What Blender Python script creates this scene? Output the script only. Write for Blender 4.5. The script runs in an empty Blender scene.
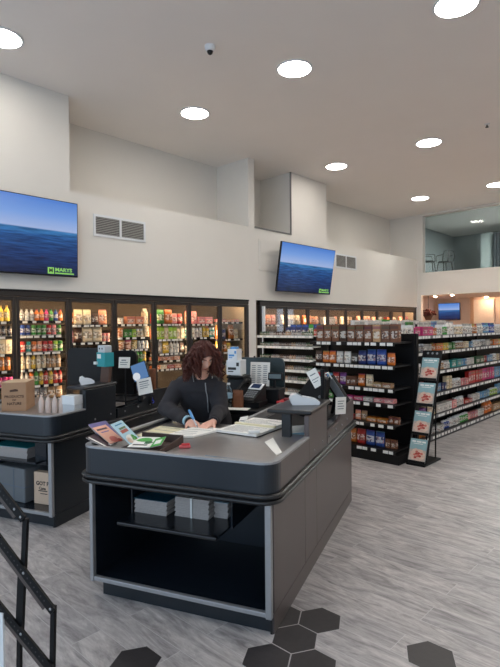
import bpy, bmesh, math, random
from mathutils import Matrix, Vector, noise
random.seed(7)
PI = math.pi
scene = bpy.context.scene
COL = scene.collection
# ------------------------------------------------------------------ frames
FPX, PITCH, ROLL, TA, TC, CAMZ = 507.19, .015499, .0091398, .81661, .38172, 1.6
ROT_W, ROT_C = TA, -TC            # store frame (u,v) and checkout frame (s,t)
WF = Matrix.Rotation(ROT_W, 4, 'Z'); CF = Matrix.Rotation(ROT_C, 4, 'Z')
WH = 4.92                          # ceiling height

def lin(c):
    return tuple(((x/255)/12.92 if x/255 <= .04045 else ((x/255+.055)/1.055)**2.4) for x in c)

# ------------------------------------------------------------------ materials
MATS = {}
def nt_new(name):
    m = bpy.data.materials.new(name); m.use_nodes = True
    nt = m.node_tree; b = nt.nodes['Principled BSDF']
    return m, nt, b
def mat(name, col, rough=.5, metal=0, var=.06, scale=14, spec=.5, bump=0):
    """plain surface with a slight procedural variation of its colour"""
    if name in MATS: return MATS[name]
    m, nt, b = nt_new(name); c = lin(col)
    tc = nt.nodes.new('ShaderNodeTexCoord'); n = nt.nodes.new('ShaderNodeTexNoise')
    n.inputs['Scale'].default_value = scale; n.inputs['Detail'].default_value = 4
    nt.links.new(tc.outputs['Object'], n.inputs['Vector'])
    mx = nt.nodes.new('ShaderNodeMix'); mx.data_type = 'RGBA'
    mx.inputs['A'].default_value = (*[x*(1-var) for x in c], 1); mx.inputs['B'].default_value = (*[min(1, x*(1+var)) for x in c], 1)
    nt.links.new(n.outputs['Fac'], mx.inputs['Factor']); nt.links.new(mx.outputs['Result'], b.inputs['Base Color'])
    b.inputs['Roughness'].default_value = rough; b.inputs['Metallic'].default_value = metal
    b.inputs['Specular IOR Level'].default_value = spec
    if bump:
        bp = nt.nodes.new('ShaderNodeBump'); bp.inputs['Strength'].default_value = bump; bp.inputs['Distance'].default_value = .01
        nt.links.new(n.outputs['Fac'], bp.inputs['Height']); nt.links.new(bp.outputs['Normal'], b.inputs['Normal'])
    MATS[name] = m; return m
def emit(name, col, strength):
    if name in MATS: return MATS[name]
    m, nt, b = nt_new(name)
    e = nt.nodes.new('ShaderNodeEmission'); e.inputs['Color'].default_value = (*lin(col), 1); e.inputs['Strength'].default_value = strength
    nt.links.new(e.outputs[0], nt.nodes['Material Output'].inputs['Surface']); MATS[name] = m; return m
def glass(name, tint, refl=.5):
    if name in MATS: return MATS[name]
    m, nt, b = nt_new(name)
    t = nt.nodes.new('ShaderNodeBsdfTransparent'); t.inputs['Color'].default_value = (*tint, 1)
    g = nt.nodes.new('ShaderNodeBsdfGlossy'); g.inputs['Roughness'].default_value = .03
    f = nt.nodes.new('ShaderNodeFresnel'); f.inputs['IOR'].default_value = 1.45
    k = nt.nodes.new('ShaderNodeMath'); k.operation = 'MULTIPLY'; k.inputs[1].default_value = refl
    s = nt.nodes.new('ShaderNodeMixShader')
    nt.links.new(f.outputs[0], k.inputs[0]); nt.links.new(k.outputs[0], s.inputs[0])
    nt.links.new(t.outputs[0], s.inputs[1]); nt.links.new(g.outputs[0], s.inputs[2])
    nt.links.new(s.outputs[0], nt.nodes['Material Output'].inputs['Surface']); MATS[name] = m; return m
def floor_mat():
    m, nt, b = nt_new('grey_plank_floor'); N = nt.nodes; L = nt.links
    tc = N.new('ShaderNodeTexCoord'); sp = N.new('ShaderNodeSeparateXYZ'); L.new(tc.outputs['Object'], sp.inputs[0])
    cb = N.new('ShaderNodeCombineXYZ'); L.new(sp.outputs['Y'], cb.inputs['X']); L.new(sp.outputs['X'], cb.inputs['Y'])
    br = N.new('ShaderNodeTexBrick'); br.offset = .37; br.inputs['Scale'].default_value = 1
    br.inputs['Brick Width'].default_value = 1.2; br.inputs['Row Height'].default_value = .1735
    br.inputs['Mortar Size'].default_value = .0016; br.inputs['Mortar Smooth'].default_value = 0
    br.inputs['Color1'].default_value = (0, 0, 0, 1); br.inputs['Color2'].default_value = (1, 1, 1, 1); br.inputs['Mortar'].default_value = (.5, .5, .5, 1)
    L.new(cb.outputs[0], br.inputs['Vector'])
    ad = N.new('ShaderNodeVectorMath'); ad.operation = 'MULTIPLY_ADD'
    ad.inputs[1].default_value = (7, 3, 5); L.new(br.outputs['Color'], ad.inputs[0])
    st = N.new('ShaderNodeVectorMath'); st.operation = 'MULTIPLY'; st.inputs[1].default_value = (1.5, 6, 1); L.new(cb.outputs[0], st.inputs[0]); L.new(st.outputs[0], ad.inputs[2])
    n1 = N.new('ShaderNodeTexNoise'); n1.inputs['Scale'].default_value = 1.3; n1.inputs['Detail'].default_value = 8; n1.inputs['Roughness'].default_value = .68; n1.inputs['Distortion'].default_value = 2.2
    L.new(ad.outputs[0], n1.inputs['Vector'])
    rp = N.new('ShaderNodeValToRGB'); e = rp.color_ramp.elements
    e[0].position = .28; e[0].color = (*lin((112, 109, 110)), 1); e[1].position = .74; e[1].color = (*lin((206, 202, 200)), 1)
    x = e.new(.47); x.color = (*lin((164, 160, 160)), 1); x = e.new(.58); x.color = (*lin((184, 180, 179)), 1)
    L.new(n1.outputs['Fac'], rp.inputs['Fac'])
    n2 = N.new('ShaderNodeTexNoise'); n2.inputs['Scale'].default_value = 6; n2.inputs['Detail'].default_value = 6; n2.inputs['Roughness'].default_value = .7; L.new(ad.outputs[0], n2.inputs['Vector'])
    r3 = N.new('ShaderNodeValToRGB'); r3.color_ramp.elements[0].position = .3; r3.color_ramp.elements[0].color = (.74, .73, .73, 1); r3.color_ramp.elements[1].position = .7; r3.color_ramp.elements[1].color = (1.18, 1.18, 1.18, 1)
    L.new(n2.outputs['Fac'], r3.inputs['Fac'])
    m3 = N.new('ShaderNodeMix'); m3.data_type = 'RGBA'; m3.blend_type = 'MULTIPLY'; m3.inputs['Factor'].default_value = 1
    L.new(rp.outputs['Color'], m3.inputs['A']); L.new(r3.outputs['Color'], m3.inputs['B'])
    mx = N.new('ShaderNodeMix'); mx.data_type = 'RGBA'; mx.blend_type = 'MULTIPLY'; mx.inputs['Factor'].default_value = 1
    r2 = N.new('ShaderNodeValToRGB'); r2.color_ramp.elements[0].color = (.86, .86, .87, 1); r2.color_ramp.elements[1].color = (1.05, 1.04, 1.03, 1)
    L.new(br.outputs['Color'], r2.inputs['Fac']); L.new(m3.outputs['Result'], mx.inputs['A']); L.new(r2.outputs['Color'], mx.inputs['B'])
    m2 = N.new('ShaderNodeMix'); m2.data_type = 'RGBA'; m2.inputs['B'].default_value = (*lin((190, 187, 188)), 1)
    L.new(br.outputs['Fac'], m2.inputs['Factor']); L.new(mx.outputs['Result'], m2.inputs['A'])
    L.new(m2.outputs['Result'], b.inputs['Base Color']); b.inputs['Roughness'].default_value = .42
    bp = N.new('ShaderNodeBump'); bp.inputs['Strength'].default_value = .15; bp.inputs['Distance'].default_value = .01
    L.new(n1.outputs['Fac'], bp.inputs['Height']); L.new(bp.outputs['Normal'], b.inputs['Normal'])
    return m
def sea_mat():
    """picture shown on the televisions: pale blue sky over a rippled sea"""
    m, nt, b = nt_new('sea_picture'); N = nt.nodes; L = nt.links
    tc = N.new('ShaderNodeTexCoord'); sp = N.new('ShaderNodeSeparateXYZ'); L.new(tc.outputs['Generated'], sp.inputs[0])
    rs = N.new('ShaderNodeValToRGB'); e = rs.color_ramp.elements
    e[0].position = 0; e[0].color = (*lin((18, 30, 66)), 1); e[1].position = 1; e[1].color = (*lin((72, 124, 206)), 1)
    for p, c in ((.28, (28, 58, 112)), (.5, (34, 84, 146)), (.585, (48, 112, 170)), (.6, (160, 180, 222)), (.78, (116, 156, 220))):
        x = e.new(p); x.color = (*lin(c), 1)
    L.new(sp.outputs['Z'], rs.inputs['Fac'])
    mp = N.new('ShaderNodeMapping'); mp.inputs['Scale'].default_value = (5, 1, 34); mp.inputs['Rotation'].default_value = (0, .06, 0); L.new(tc.outputs['Generated'], mp.inputs['Vector'])
    n = N.new('ShaderNodeTexNoise'); n.inputs['Scale'].default_value = 1.4; n.inputs['Detail'].default_value = 5; L.new(mp.outputs[0], n.inputs['Vector'])
    r2 = N.new('ShaderNodeValToRGB'); r2.color_ramp.elements[0].position = .35; r2.color_ramp.elements[0].color = (.45, .5, .55, 1); r2.color_ramp.elements[1].position = .68; r2.color_ramp.elements[1].color = (1.5, 1.45, 1.35, 1)
    L.new(n.outputs['Fac'], r2.inputs['Fac'])
    lt = N.new('ShaderNodeMath'); lt.operation = 'LESS_THAN'; lt.inputs[1].default_value = .588; L.new(sp.outputs['Z'], lt.inputs[0])
    mx = N.new('ShaderNodeMix'); mx.data_type = 'RGBA'; mx.blend_type = 'MULTIPLY'
    L.new(lt.outputs[0], mx.inputs['Factor']); L.new(rs.outputs[0], mx.inputs['A']); L.new(r2.outputs[0], mx.inputs['B'])
    em = N.new('ShaderNodeEmission'); em.inputs['Strength'].default_value = SCREEN; L.new(mx.outputs['Result'], em.inputs['Color'])
    gl = N.new('ShaderNodeBsdfGlossy'); gl.inputs['Roughness'].default_value = .2; gl.inputs['Color'].default_value = (.04, .04, .04, 1)
    sh = N.new('ShaderNodeAddShader'); L.new(em.outputs[0], sh.inputs[0]); L.new(gl.outputs[0], sh.inputs[1])
    L.new(sh.outputs[0], N['Material Output'].inputs['Surface']); return m
def product_mats():
    """package colours come from the object's own colour so copies can share one mesh"""
    out = []
    for nm, mode in (('package', 0), ('package_label', 1), ('package_accent', 2)):
        m, nt, b = nt_new(nm); N = nt.nodes; L = nt.links
        oi = N.new('ShaderNodeObjectInfo'); tc = N.new('ShaderNodeTexCoord')
        if mode == 0:
            n = N.new('ShaderNodeTexNoise'); n.inputs['Scale'].default_value = 3.2; L.new(tc.outputs['Generated'], n.inputs['Vector'])
            mx = N.new('ShaderNodeMix'); mx.data_type = 'RGBA'; mx.blend_type = 'MULTIPLY'; mx.inputs['Factor'].default_value = 1
            r = N.new('ShaderNodeValToRGB'); r.color_ramp.elements[0].color = (.7, .7, .7, 1); r.color_ramp.elements[1].color = (1.15, 1.1, 1.1, 1)
            L.new(n.outputs['Fac'], r.inputs['Fac']); L.new(oi.outputs['Color'], mx.inputs['A']); L.new(r.outputs[0], mx.inputs['B']); L.new(mx.outputs['Result'], b.inputs['Base Color'])
        elif mode == 1:
            ad = N.new('ShaderNodeVectorMath'); ad.operation = 'ADD'; L.new(tc.outputs['Generated'], ad.inputs[0]); L.new(oi.outputs['Random'], ad.inputs[1])
            mp = N.new('ShaderNodeMapping'); mp.inputs['Scale'].default_value = (4, 1, 9); L.new(ad.outputs[0], mp.inputs['Vector'])
            n = N.new('ShaderNodeTexVoronoi'); n.inputs['Scale'].default_value = 1.2; L.new(mp.outputs[0], n.inputs['Vector'])
            r = N.new('ShaderNodeValToRGB'); r.color_ramp.interpolation = 'CONSTANT'; e = r.color_ramp.elements
            e[0].position = 0; e[0].color = (.8, .78, .72, 1); e[1].position = .7; e[1].color = (.09, .07, .07, 1); x = e.new(.45); x.color = (.78, .74, .66, 1); x = e.new(.58); x.color = (.55, .3, .2, 1)
            sx = N.new('ShaderNodeSeparateColor'); L.new(n.outputs['Color'], sx.inputs[0]); L.new(sx.outputs[0], r.inputs['Fac'])
            mx = N.new('ShaderNodeMix'); mx.data_type = 'RGBA'; mx.inputs['Factor'].default_value = .35
            L.new(r.outputs[0], mx.inputs['A']); L.new(oi.outputs['Color'], mx.inputs['B']); L.new(mx.outputs['Result'], b.inputs['Base Color'])
        else:
            hs = N.new('ShaderNodeHueSaturation'); hs.inputs['Saturation'].default_value = .9
            mr = N.new('ShaderNodeMapRange'); mr.inputs['To Min'].default_value = .42; mr.inputs['To Max'].default_value = .58
            L.new(oi.outputs['Random'], mr.inputs['Value']); L.new(mr.outputs[0], hs.inputs['Hue'])
            L.new(oi.outputs['Color'], hs.inputs['Color']); hs.inputs['Value'].default_value = .55; L.new(hs.outputs[0], b.inputs['Base Color'])
        b.inputs['Roughness'].default_value = .38; out.append(m)
    return out

SCREEN = .95
WALL = mat('white_wall_paint', (226, 222, 215), .75, var=.02, scale=3)
CEIL = mat('ceiling_paint', (240, 234, 229), .85, var=.02, scale=2)
WALLG = mat('grey_room_paint', (150, 158, 158), .8, var=.02, scale=2)
WALL_WARMLIT = mat('warm_lit_wall', (226, 205, 188), .8, var=.02, scale=2)  # warm glow of the alcove spots put into the wall and ceiling colour
FLOOR = floor_mat()
HEX = mat('dark_hex_tile', (47, 44, 46), .45, var=.15, scale=30, bump=.1)
GROUT = mat('tile_grout', (172, 168, 168), .8)
NAVY = mat('black_laminate', (26, 32, 38), .3, var=.08, scale=5)
BAY = mat('bay_black_laminate', (22, 29, 38), .22, var=.1, scale=5)
APRON = mat('dark_slate_laminate', (34, 40, 47), .28, var=.06, scale=5)
BROWN_REFL = mat('warm_reflection_laminate', (92, 82, 81), .34, metal=.3, var=.06, scale=5)  # grey laminate, with the warm reflections on this side put into its colour
BUMP = mat('black_rubber', (28, 28, 30), .32)
CHROME = mat('brushed_aluminium', (160, 160, 162), .4, metal=.45, var=.08, scale=40)
STEEL = mat('steel_counter_sheet', (168, 163, 160), .33, metal=.7, var=.08, scale=18)
BLACK = mat('black_plastic', (22, 22, 24), .42, spec=.3)
BLACK2 = mat('black_metal', (17, 17, 19), .5, spec=.22)
TEALK = mat('dark_teal_plastic', (42, 56, 60), .4)
KICK = mat('charcoal_kick', (52, 52, 55), .5)
COOL = mat('bronze_cooler_frame', (42, 37, 36), .4)
COOLIN = mat('cooler_liner', (196, 178, 150), .6)
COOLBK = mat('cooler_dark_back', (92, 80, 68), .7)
LIP = mat('shelf_edge_grey', (112, 112, 114), .45)
TAG = mat('price_tag_white', (232, 232, 228), .6, var=.03)
WIRE = mat('white_shelf_steel', (198, 200, 198), .5)
WHITE = mat('white_plastic', (226, 228, 230), .35, var=.02)
LGREY = mat('pale_grey_plastic', (196, 200, 204), .4)
GREYP = mat('grey_plastic', (120, 124, 128), .45)
PAPER = mat('white_paper', (236, 234, 228), .8, var=.03)
PAGED = mat('paper_edges', (172, 163, 158), .8, var=.18, scale=120)
CREAMP = mat('cream_paper', (224, 216, 182), .8)
INK = mat('dark_ink', (46, 42, 42), .7)
CARD = mat('brown_cardboard', (172, 136, 106), .85, var=.06)
CARDL = mat('light_cardboard', (190, 164, 134), .85, var=.05)
KRAFT = mat('kraft_paper', (204, 176, 152), .85, var=.05)
PRINT = mat('brown_print', (82, 58, 46), .8)
RED = mat('red_plastic', (196, 44, 52), .45)
PINKR = mat('coral_plastic', (206, 92, 96), .45)
BLUE = mat('light_blue_plastic', (88, 150, 206), .4)
TEAL = mat('teal_card', (40, 150, 158), .55)
GREENP = mat('green_print', (70, 160, 70), .6)
BLUEP = mat('blue_print', (46, 128, 170), .5, var=.25, scale=60)
SKYP = mat('pale_blue_print', (170, 206, 222), .55, var=.08)
PINKP = mat('salmon_print', (226, 170, 148), .6, var=.1)
PURP = mat('violet_print', (104, 98, 150), .6, var=.2, scale=40)
MAROON = mat('dark_plum_print', (66, 46, 56), .5)
VENT = mat('grey_louvre', (150, 148, 144), .6)
VENTD = mat('dark_duct', (70, 68, 66), .8)
SKIN = mat('skin', (228, 174, 152), .5, var=.05, scale=20)
LIPS = mat('lips', (176, 96, 92), .5)
EYEW = mat('eye_white', (230, 226, 220), .3)
HAIR = mat('auburn_hair', (74, 34, 27), .5, var=.4, scale=60, spec=.3)
JACKET = mat('charcoal_fabric', (44, 42, 46), .95, var=.12, scale=25, bump=.2)
PANTS = mat('black_trousers', (26, 26, 30), .85)
SHOE = mat('dark_shoe', (34, 32, 32), .6)
ZIP = mat('grey_zip', (150, 150, 152), .5)
AMBER = mat('brown_snack', (120, 72, 44), .6, var=.3, scale=60)
DOORGL = glass('cooler_glass', (.97, .97, .97), .22)
TINTGL = glass('tinted_glass', (.66, .70, .70), 1.0)
CLEAR = glass('clear_plastic', (.86, .88, .88), 1.5)
LAMP = emit('ceiling_lamp', (255, 248, 239), 58); LAMPW = emit('ceiling_lamp_dim', (255, 248, 239), 37)
LED = emit('cooler_led', (255, 220, 174), 32)
LED2 = emit('right_cooler_led', (255, 216, 178), 34)
SPOT = emit('warm_spot', (255, 206, 166), 260)
MEZZ_FILL = emit('mezzanine_fill_light', (255, 252, 248), 400)
SEA = sea_mat()
GLOGO = emit('logo_green', (150, 214, 110), .9)
DLOGO = mat('logo_dark', (24, 48, 40), .5)
SCRBLUE = emit('till_screen_blue', (98, 136, 186), .8)
LCD = emit('phone_lcd', (60, 74, 104), .5)
LCDG = mat('lcd_grey', (98, 112, 116), .3)
BARE = mat('dark_branch', (92, 40, 34), .7, var=.3, scale=50)
PKG, PLAB, PACC = product_mats()
PMATS = [PKG, PLAB, PACC, WHITE]

# ------------------------------------------------------------------ mesh builder
class MB:
    def __init__(s, M=None):
        s.v = []; s.f = []; s.m = []; s.sm = []; s.M = M or Matrix.Identity(4)
    def add(s, vs, fs, m=0, smooth=False):
        o = len(s.v); s.v += [tuple(s.M @ Vector(p)) for p in vs]
        for i, f in enumerate(fs):
            s.f.append([o+k for k in f]); s.m.append(m[i] if isinstance(m, list) else m); s.sm.append(smooth)
        return s
    def box(s, x0, x1, y0, y1, z0, z1, m=0):
        vs = [(x, y, z) for z in (z0, z1) for x, y in ((x0, y0), (x1, y0), (x1, y1), (x0, y1))]
        return s.add(vs, [(3, 2, 1, 0), (4, 5, 6, 7), (0, 1, 5, 4), (1, 2, 6, 5), (2, 3, 7, 6), (3, 0, 4, 7)], m)
    def prism(s, pts, ax, a, b, m=0, smooth=False):
        n = len(pts)
        def P(p, h): return {'z': (p[0], p[1], h), 'y': (p[0], h, p[1]), 'x': (h, p[0], p[1])}[ax]
        vs = [P(p, a) for p in pts]+[P(p, b) for p in pts]
        s.add(vs, [list(range(n))[::-1], list(range(n, 2*n))], m)
        return s.add(vs, [(i, (i+1) % n, n+(i+1) % n, n+i) for i in range(n)], m, smooth)
    def quad(s, a, b, c, d, m=0): return s.add([a, b, c, d], [(0, 1, 2, 3)], m)
    def ringloft(s, rings, m=0, cap=True, closed=False, smooth=True):
        n = len(rings[0]); vs = [p for r in rings for p in r]; fs = []
        k = len(rings)
        for i in range(k if closed else k-1):
            j = (i+1) % k
            for a in range(n): fs.append((i*n+a, i*n+(a+1) % n, j*n+(a+1) % n, j*n+a))
        s.add(vs, fs, m, smooth)
        if cap and not closed:
            s.add(rings[0], [list(range(n))[::-1]], m); s.add(rings[-1], [list(range(n))], m)
        return s
    def tube(s, path, r, n=8, m=0, closed=False, cap=True):
        P = [Vector(p) for p in path]; K = len(P); rs = r if isinstance(r, (list, tuple)) else [r]*K
        rings = []; up = None
        for i in range(K):
            a = P[(i-1) % K] if (closed or i > 0) else P[i]; b = P[(i+1) % K] if (closed or i < K-1) else P[i]
            d = (b-a).normalized()
            if up is None:
                up = Vector((0, 0, 1)) if abs(d.z) < .9 else Vector((1, 0, 0))
            x = d.cross(up)
            if x.length < 1e-5: x = d.orthogonal()
            x.normalize(); up = x.cross(d).normalized()
            rings.append([tuple(P[i]+(x*math.cos(2*PI*k/n)+up*math.sin(2*PI*k/n))*rs[i]) for k in range(n)])
        return s.ringloft(rings, m, cap, closed)
    def cyl(s, p0, p1, r, r1=None, n=16, m=0): return s.tube([p0, p1], [r, r if r1 is None else r1], n, m)
    def lathe(s, prof, c=(0, 0, 0), n=16, m=0, sx=1, sy=1):
        ms = m if isinstance(m, list) else None
        rings = [[(c[0]+r*sx*math.cos(2*PI*k/n), c[1]+r*sy*math.sin(2*PI*k/n), c[2]+z) for k in range(n)] for r, z in prof]
        for i in range(len(rings)-1):
            s.ringloft(rings[i:i+2], ms[i] if ms else m, cap=False)
        s.add(rings[0], [list(range(n))[::-1]], ms[0] if ms else m); s.add(rings[-1], [list(range(n))], ms[-1] if ms else m)
        return s
    def ball(s, c, r, n=16, k=10, m=0):
        r = r if isinstance(r, (list, tuple)) else (r, r, r)
        rings = []
        for j in range(k+1):
            a = -PI/2+PI*j/k; q = max(math.cos(a), .02)
            rings.append([(c[0]+r[0]*q*math.cos(2*PI*i/n), c[1]+r[1]*q*math.sin(2*PI*i/n), c[2]+r[2]*math.sin(a)) for i in range(n)])
        return s.ringloft(rings, m)
    def mesh(s, name, mats, origin=(0, 0, 0)):
        me = bpy.data.meshes.new(name)
        me.from_pydata([(p[0]-origin[0], p[1]-origin[1], p[2]-origin[2]) for p in s.v], [], s.f)
        for x in (mats if isinstance(mats, (list, tuple)) else [mats]): me.materials.append(x)
        me.polygons.foreach_set('material_index', s.m); me.polygons.foreach_set('use_smooth', s.sm); me.update()
        return me

def link(name, data, parent=None):
    o = bpy.data.objects.new(name, data); COL.objects.link(o)
    if parent is not None: o.parent = parent
    return o
def bevel(o, w, seg=2):
    b = o.modifiers.new('bevel', 'BEVEL'); b.width = w; b.segments = seg; b.limit_method = 'ANGLE'; b.angle_limit = math.radians(40)
    return o
def tag(o, label, cat, group=None):
    o['label'] = label; o['category'] = cat
    if group: o['group'] = group
    return o
class Thing:
    """an Empty at the thing's base; parts are written in frame coordinates"""
    def __init__(s, name, label, cat, frame, origin, group=None):
        s.o = link(name, None); s.org = Vector(origin); s.o.location = frame @ s.org
        s.o.rotation_euler = (0, 0, frame.to_euler().z); tag(s.o, label, cat, group); s.o.empty_display_size = .05
    def part(s, name, mb, mats, parent=None, bv=0, label=None):
        o = link(name, mb.mesh(name, mats, s.org), parent or s.o)
        if bv: bevel(o, bv)
        if label: o['label'] = label
        return o
    def text(s, body, size, m, M, parent=None, name='lettering', align='CENTER', sx=1):
        c = bpy.data.curves.new('t', 'FONT'); c.body = body; c.size = size; c.align_x = align; c.align_y = 'CENTER'; c.extrude = .0004; c.resolution_u = 2; c.offset = size*.03
        t = bpy.data.objects.new('t', c); COL.objects.link(t); dg = bpy.context.evaluated_depsgraph_get()
        me = bpy.data.meshes.new_from_object(t.evaluated_get(dg)); bpy.data.objects.remove(t)
        me.transform(Matrix.Translation(-s.org) @ M @ Matrix.Diagonal((sx, 1, 1, 1))); me.materials.clear(); me.materials.append(m)
        return link(name, me, parent or s.o)
def solo(name, label, cat, frame, origin, mb, mats, group=None, bv=0):
    o = link(name, mb.mesh(name, mats, origin)); o.location = frame @ Vector(origin); o.rotation_euler = (0, 0, frame.to_euler().z)
    if bv: bevel(o, bv)
    return tag(o, label, cat, group)
def struct(name, mb, mats, frame=WF, parent=None):
    o = link(name, mb.mesh(name, mats), parent)
    if parent is None: o.rotation_euler = (0, 0, frame.to_euler().z); o['kind'] = 'structure'
    return o
def XF(loc, rx=0, ry=0, rz=0):
    return Matrix.Translation(loc) @ Matrix.Rotation(rz, 4, 'Z') @ Matrix.Rotation(ry, 4, 'Y') @ Matrix.Rotation(rx, 4, 'X')
def FACE(loc, rz=0, tilt=0):   # plane standing upright facing -y, turned by rz, top leaning back by tilt
    return XF(loc, 0, 0, rz) @ Matrix.Rotation(PI/2-tilt, 4, 'X')

# ------------------------------------------------------------------ the setting
def hexagon(u, v, r=.1225):
    return [(u+r*math.sin(k*PI/3), v+r*math.cos(k*PI/3)) for k in range(6)][::-1]
fl = MB(); fl.box(-5, 20, -7, 8, -.1, 0, 0)
for r, k in ((0, 0), (0, -1), (0, -2), (1, -1), (-1, -2), (-3, 0), (2, -4)):
    u = 2.236+.2187*k+(.1094 if r % 2 else 0); v = 1.6+.1894*r
    if r == 2: v = 2.045
    if r == -3: u = 2.345; v = 1.03
    fl.prism(hexagon(u, v, .1265), 'z', -.001, .0012, 2); fl.prism(hexagon(u, v), 'z', 0, .0018, 1)
struct('floor', fl, [FLOOR, HEX, GROUT])
struct('ceiling', MB().box(-5, 20, -7, 8, WH, WH+.2), CEIL)
w = MB()
w.box(-5, 14.98, 6.9, 7.8, 2.115, 3.56)                 # bulkhead above the coolers, with its ledge
w.box(-5, 1.99, 6.9, 7.8, 0, 2.115); w.box(7.3, 7.53, 6.9, 7.8, 0, 2.115); w.box(14.79, 14.98, 6.9, 7.8, 0, 2.115)
w.box(-5, 15, 7.8, 7.95, 0, 2.115)
struct('wall_back', w, WALL)
w = MB(); w.box(-5, 3.585, 6.9, 7.95, 3.56, WH)
w.box(7.33, 7.505, 6.9, 7.8, 3.56, WH); w.box(8.685, 10.02, 6.9, 7.8, 3.56, WH); w.box(3.585, 14.98, 7.8, 7.95, 3.56, WH)
struct('wall_upper', w, WALL)
w = MB(); w.box(7.505, 8.685, 6.885, 6.915, 3.555, 3.585)
w.box(8.66, 8.685, 6.885, 6.915, 3.585, WH)
struct('trim_1', w, mat('opening_edge', (128, 126, 124), .6))
w = MB()
w.box(14.83, 14.98, 6.78, 6.9, 0, WH); w.box(14.83, 14.98, -7, 6.78, 2.47, 3.10); w.box(14.83, 14.98, -7, 1.2, 3.1, WH); w.box(14.83, 14.98, -7, 1.2, 0, 2.47)
w.box(14.83, 14.98, 6.9, 7.95, 3.56, WH); struct('wall_end', w, WALL)
struct('wall_right', MB().box(-5, 20, -7.2, -7, 0, WH), WALL)
# mezzanine behind tinted glass
wd = MB(); wd.box(14.80, 15.0, 6.71, 6.78, 3.1, WH); wd.box(14.80, 15.0, 1.2, 6.71, 3.10, 3.15); wd.box(14.80, 15.0, 1.2, 6.71, 4.86, WH); wd.box(14.80, 15.0, 1.2, 1.26, 3.15, 4.86)
win = struct('window_1', wd, WALL)
struct('window_glass', MB().box(14.985, 14.993, 1.26, 6.71, 3.15, 4.86), TINTGL, parent=win)
w = MB(); w.box(14.98, 20, -2, 8, 2.95, 3.08); struct('floor.001', w, mat('mezzanine_carpet', (98, 100, 100), .9))
w = MB(); w.box(15, 19.6, 7.6, 7.75, 3.08, WH); w.box(19.5, 19.65, -2, 7.6, 3.08, WH); struct('wall_mezzanine', w, WALLG)
w = MB(); w.box(18.05, 18.13, 5.72, 6.12, 3.08, 4.66); struct('door_1', w, mat('pale_door', (150, 160, 158), .6))
w = MB()
for k in range(12):
    w.cyl((17.9, 5.62-k*.1, 3.08), (17.9, 5.62-k*.1, 4.6), .058, n=10)
solo('dark_curtain', 'dark pleated curtain behind the upper glass at the right edge', 'curtain', WF, (17.9, 5.1, 3.08), w, mat('dark_curtain_cloth', (40, 46, 50), .9))
# room under the mezzanine
w = MB(); w.box(14.98, 18.6, 7.45, 7.6, 0, 2.95); w.box(17.5, 17.65, 0, 7.45, 0, 2.95); struct('wall_alcove', w, WALL_WARMLIT)
struct('ceiling.001', MB().box(14.98, 17.65, 0, 7.6, 2.47, 2.5), WALL_WARMLIT)
w = MB(); w.box(17.44, 17.5, 5.5, 6.14, 0, 2.39); struct('door_2', w, mat('cream_door', (238, 228, 214), .6))
w = MB(); w.box(17.40, 17.5, 6.14, 6.24, 0, 2.47); struct('trim_2', w, mat('warm_pilaster', (190, 158, 132), .7))

# ------------------------------------------------------------------ ceiling fittings
def ceiling_light(u, v, label, group='round ceiling lights', r=.21, m=None):
    t = Thing('ceiling_light', label, 'ceiling light', WF, (u, v, WH), group)
    t.part('rim', MB().lathe([(r+.025, WH-.001), (r+.025, WH-.012), (r, WH-.014), (r, WH-.001)], (u, v, 0), 32), WHITE)
    t.part('diffuser', MB().lathe([(r, WH-.002), (r, WH-.010)], (u, v, 0), 32), m or LAMP)
for u, v, l in ((2.34, 6.05, 'round recessed ceiling light cut off at the left edge above the white block wall'),
                (5.23, 6.05, 'round recessed ceiling light in front of the empty wall recess on the left'),
                (5.235, 4.085, 'round recessed ceiling light between the dome camera and the top right lamp'),
                (5.37, 2.06, 'large round ceiling light cut off by the top edge of the picture'),
                (9.03, 5.962, 'round recessed ceiling light beside the white pier above the tilted television'),
                (9.06, 3.98, 'round recessed ceiling light beside the small ceiling sprinkler'),
                (12.88, 5.9, 'round recessed ceiling light just left of the dark upper window'),
                (12.93, 4.012, 'round recessed ceiling light at the right edge of the picture')):
    ceiling_light(u, v, l, m=LAMPW if v > 5.5 else LAMP)
for u, v in ((1.4, 4.0), (1.4, 2.0), (9.04, 2.05), (5.23, .1), (9.04, .1), (12.9, 1.5), (1.4, -2), (5.23, -2), (9.04, -3), (5.23, -5), (12.9, -2)):
    ceiling_light(u, v, 'round recessed ceiling light of the rows continuing outside the picture', 'ceiling lights outside the picture')
for v in (4.6, 2.2): ceiling_light(16.4, v, 'added round fill light of the upper room, unseen beyond the window edge', 'added fill lights of the upper room', .3, MEZZ_FILL)  # fill lights added out of view to brighten the upper room
t = Thing('dome_camera', 'small white dome security camera hanging from the ceiling', 'security camera', WF, (4.118, 4.477, WH))
t.part('mount', MB().lathe([(.062, WH), (.062, WH-.035), (.046, WH-.062)], (4.118, 4.477, 0), 20), WHITE)
t.part('dome', MB().ball((4.118, 4.477, WH-.062), (.036, .036, .042), 16, 8), BLACK)
su, sv = 8.915, 2.918
t = Thing('ceiling_sprinkler', 'tiny ceiling sprinkler head at the upper right of the picture', 'sprinkler', WF, (su, sv, WH))
t.part('escutcheon', MB().lathe([(.045, WH), (.04, WH-.012), (.012, WH-.015)], (su, sv, 0), 16), WHITE)
t.part('deflector', MB().cyl((su, sv, WH-.015), (su, sv, WH-.05), .01).lathe([(.028, WH-.05), (.028, WH-.055)], (su, sv, 0), 12), BLACK)

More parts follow.
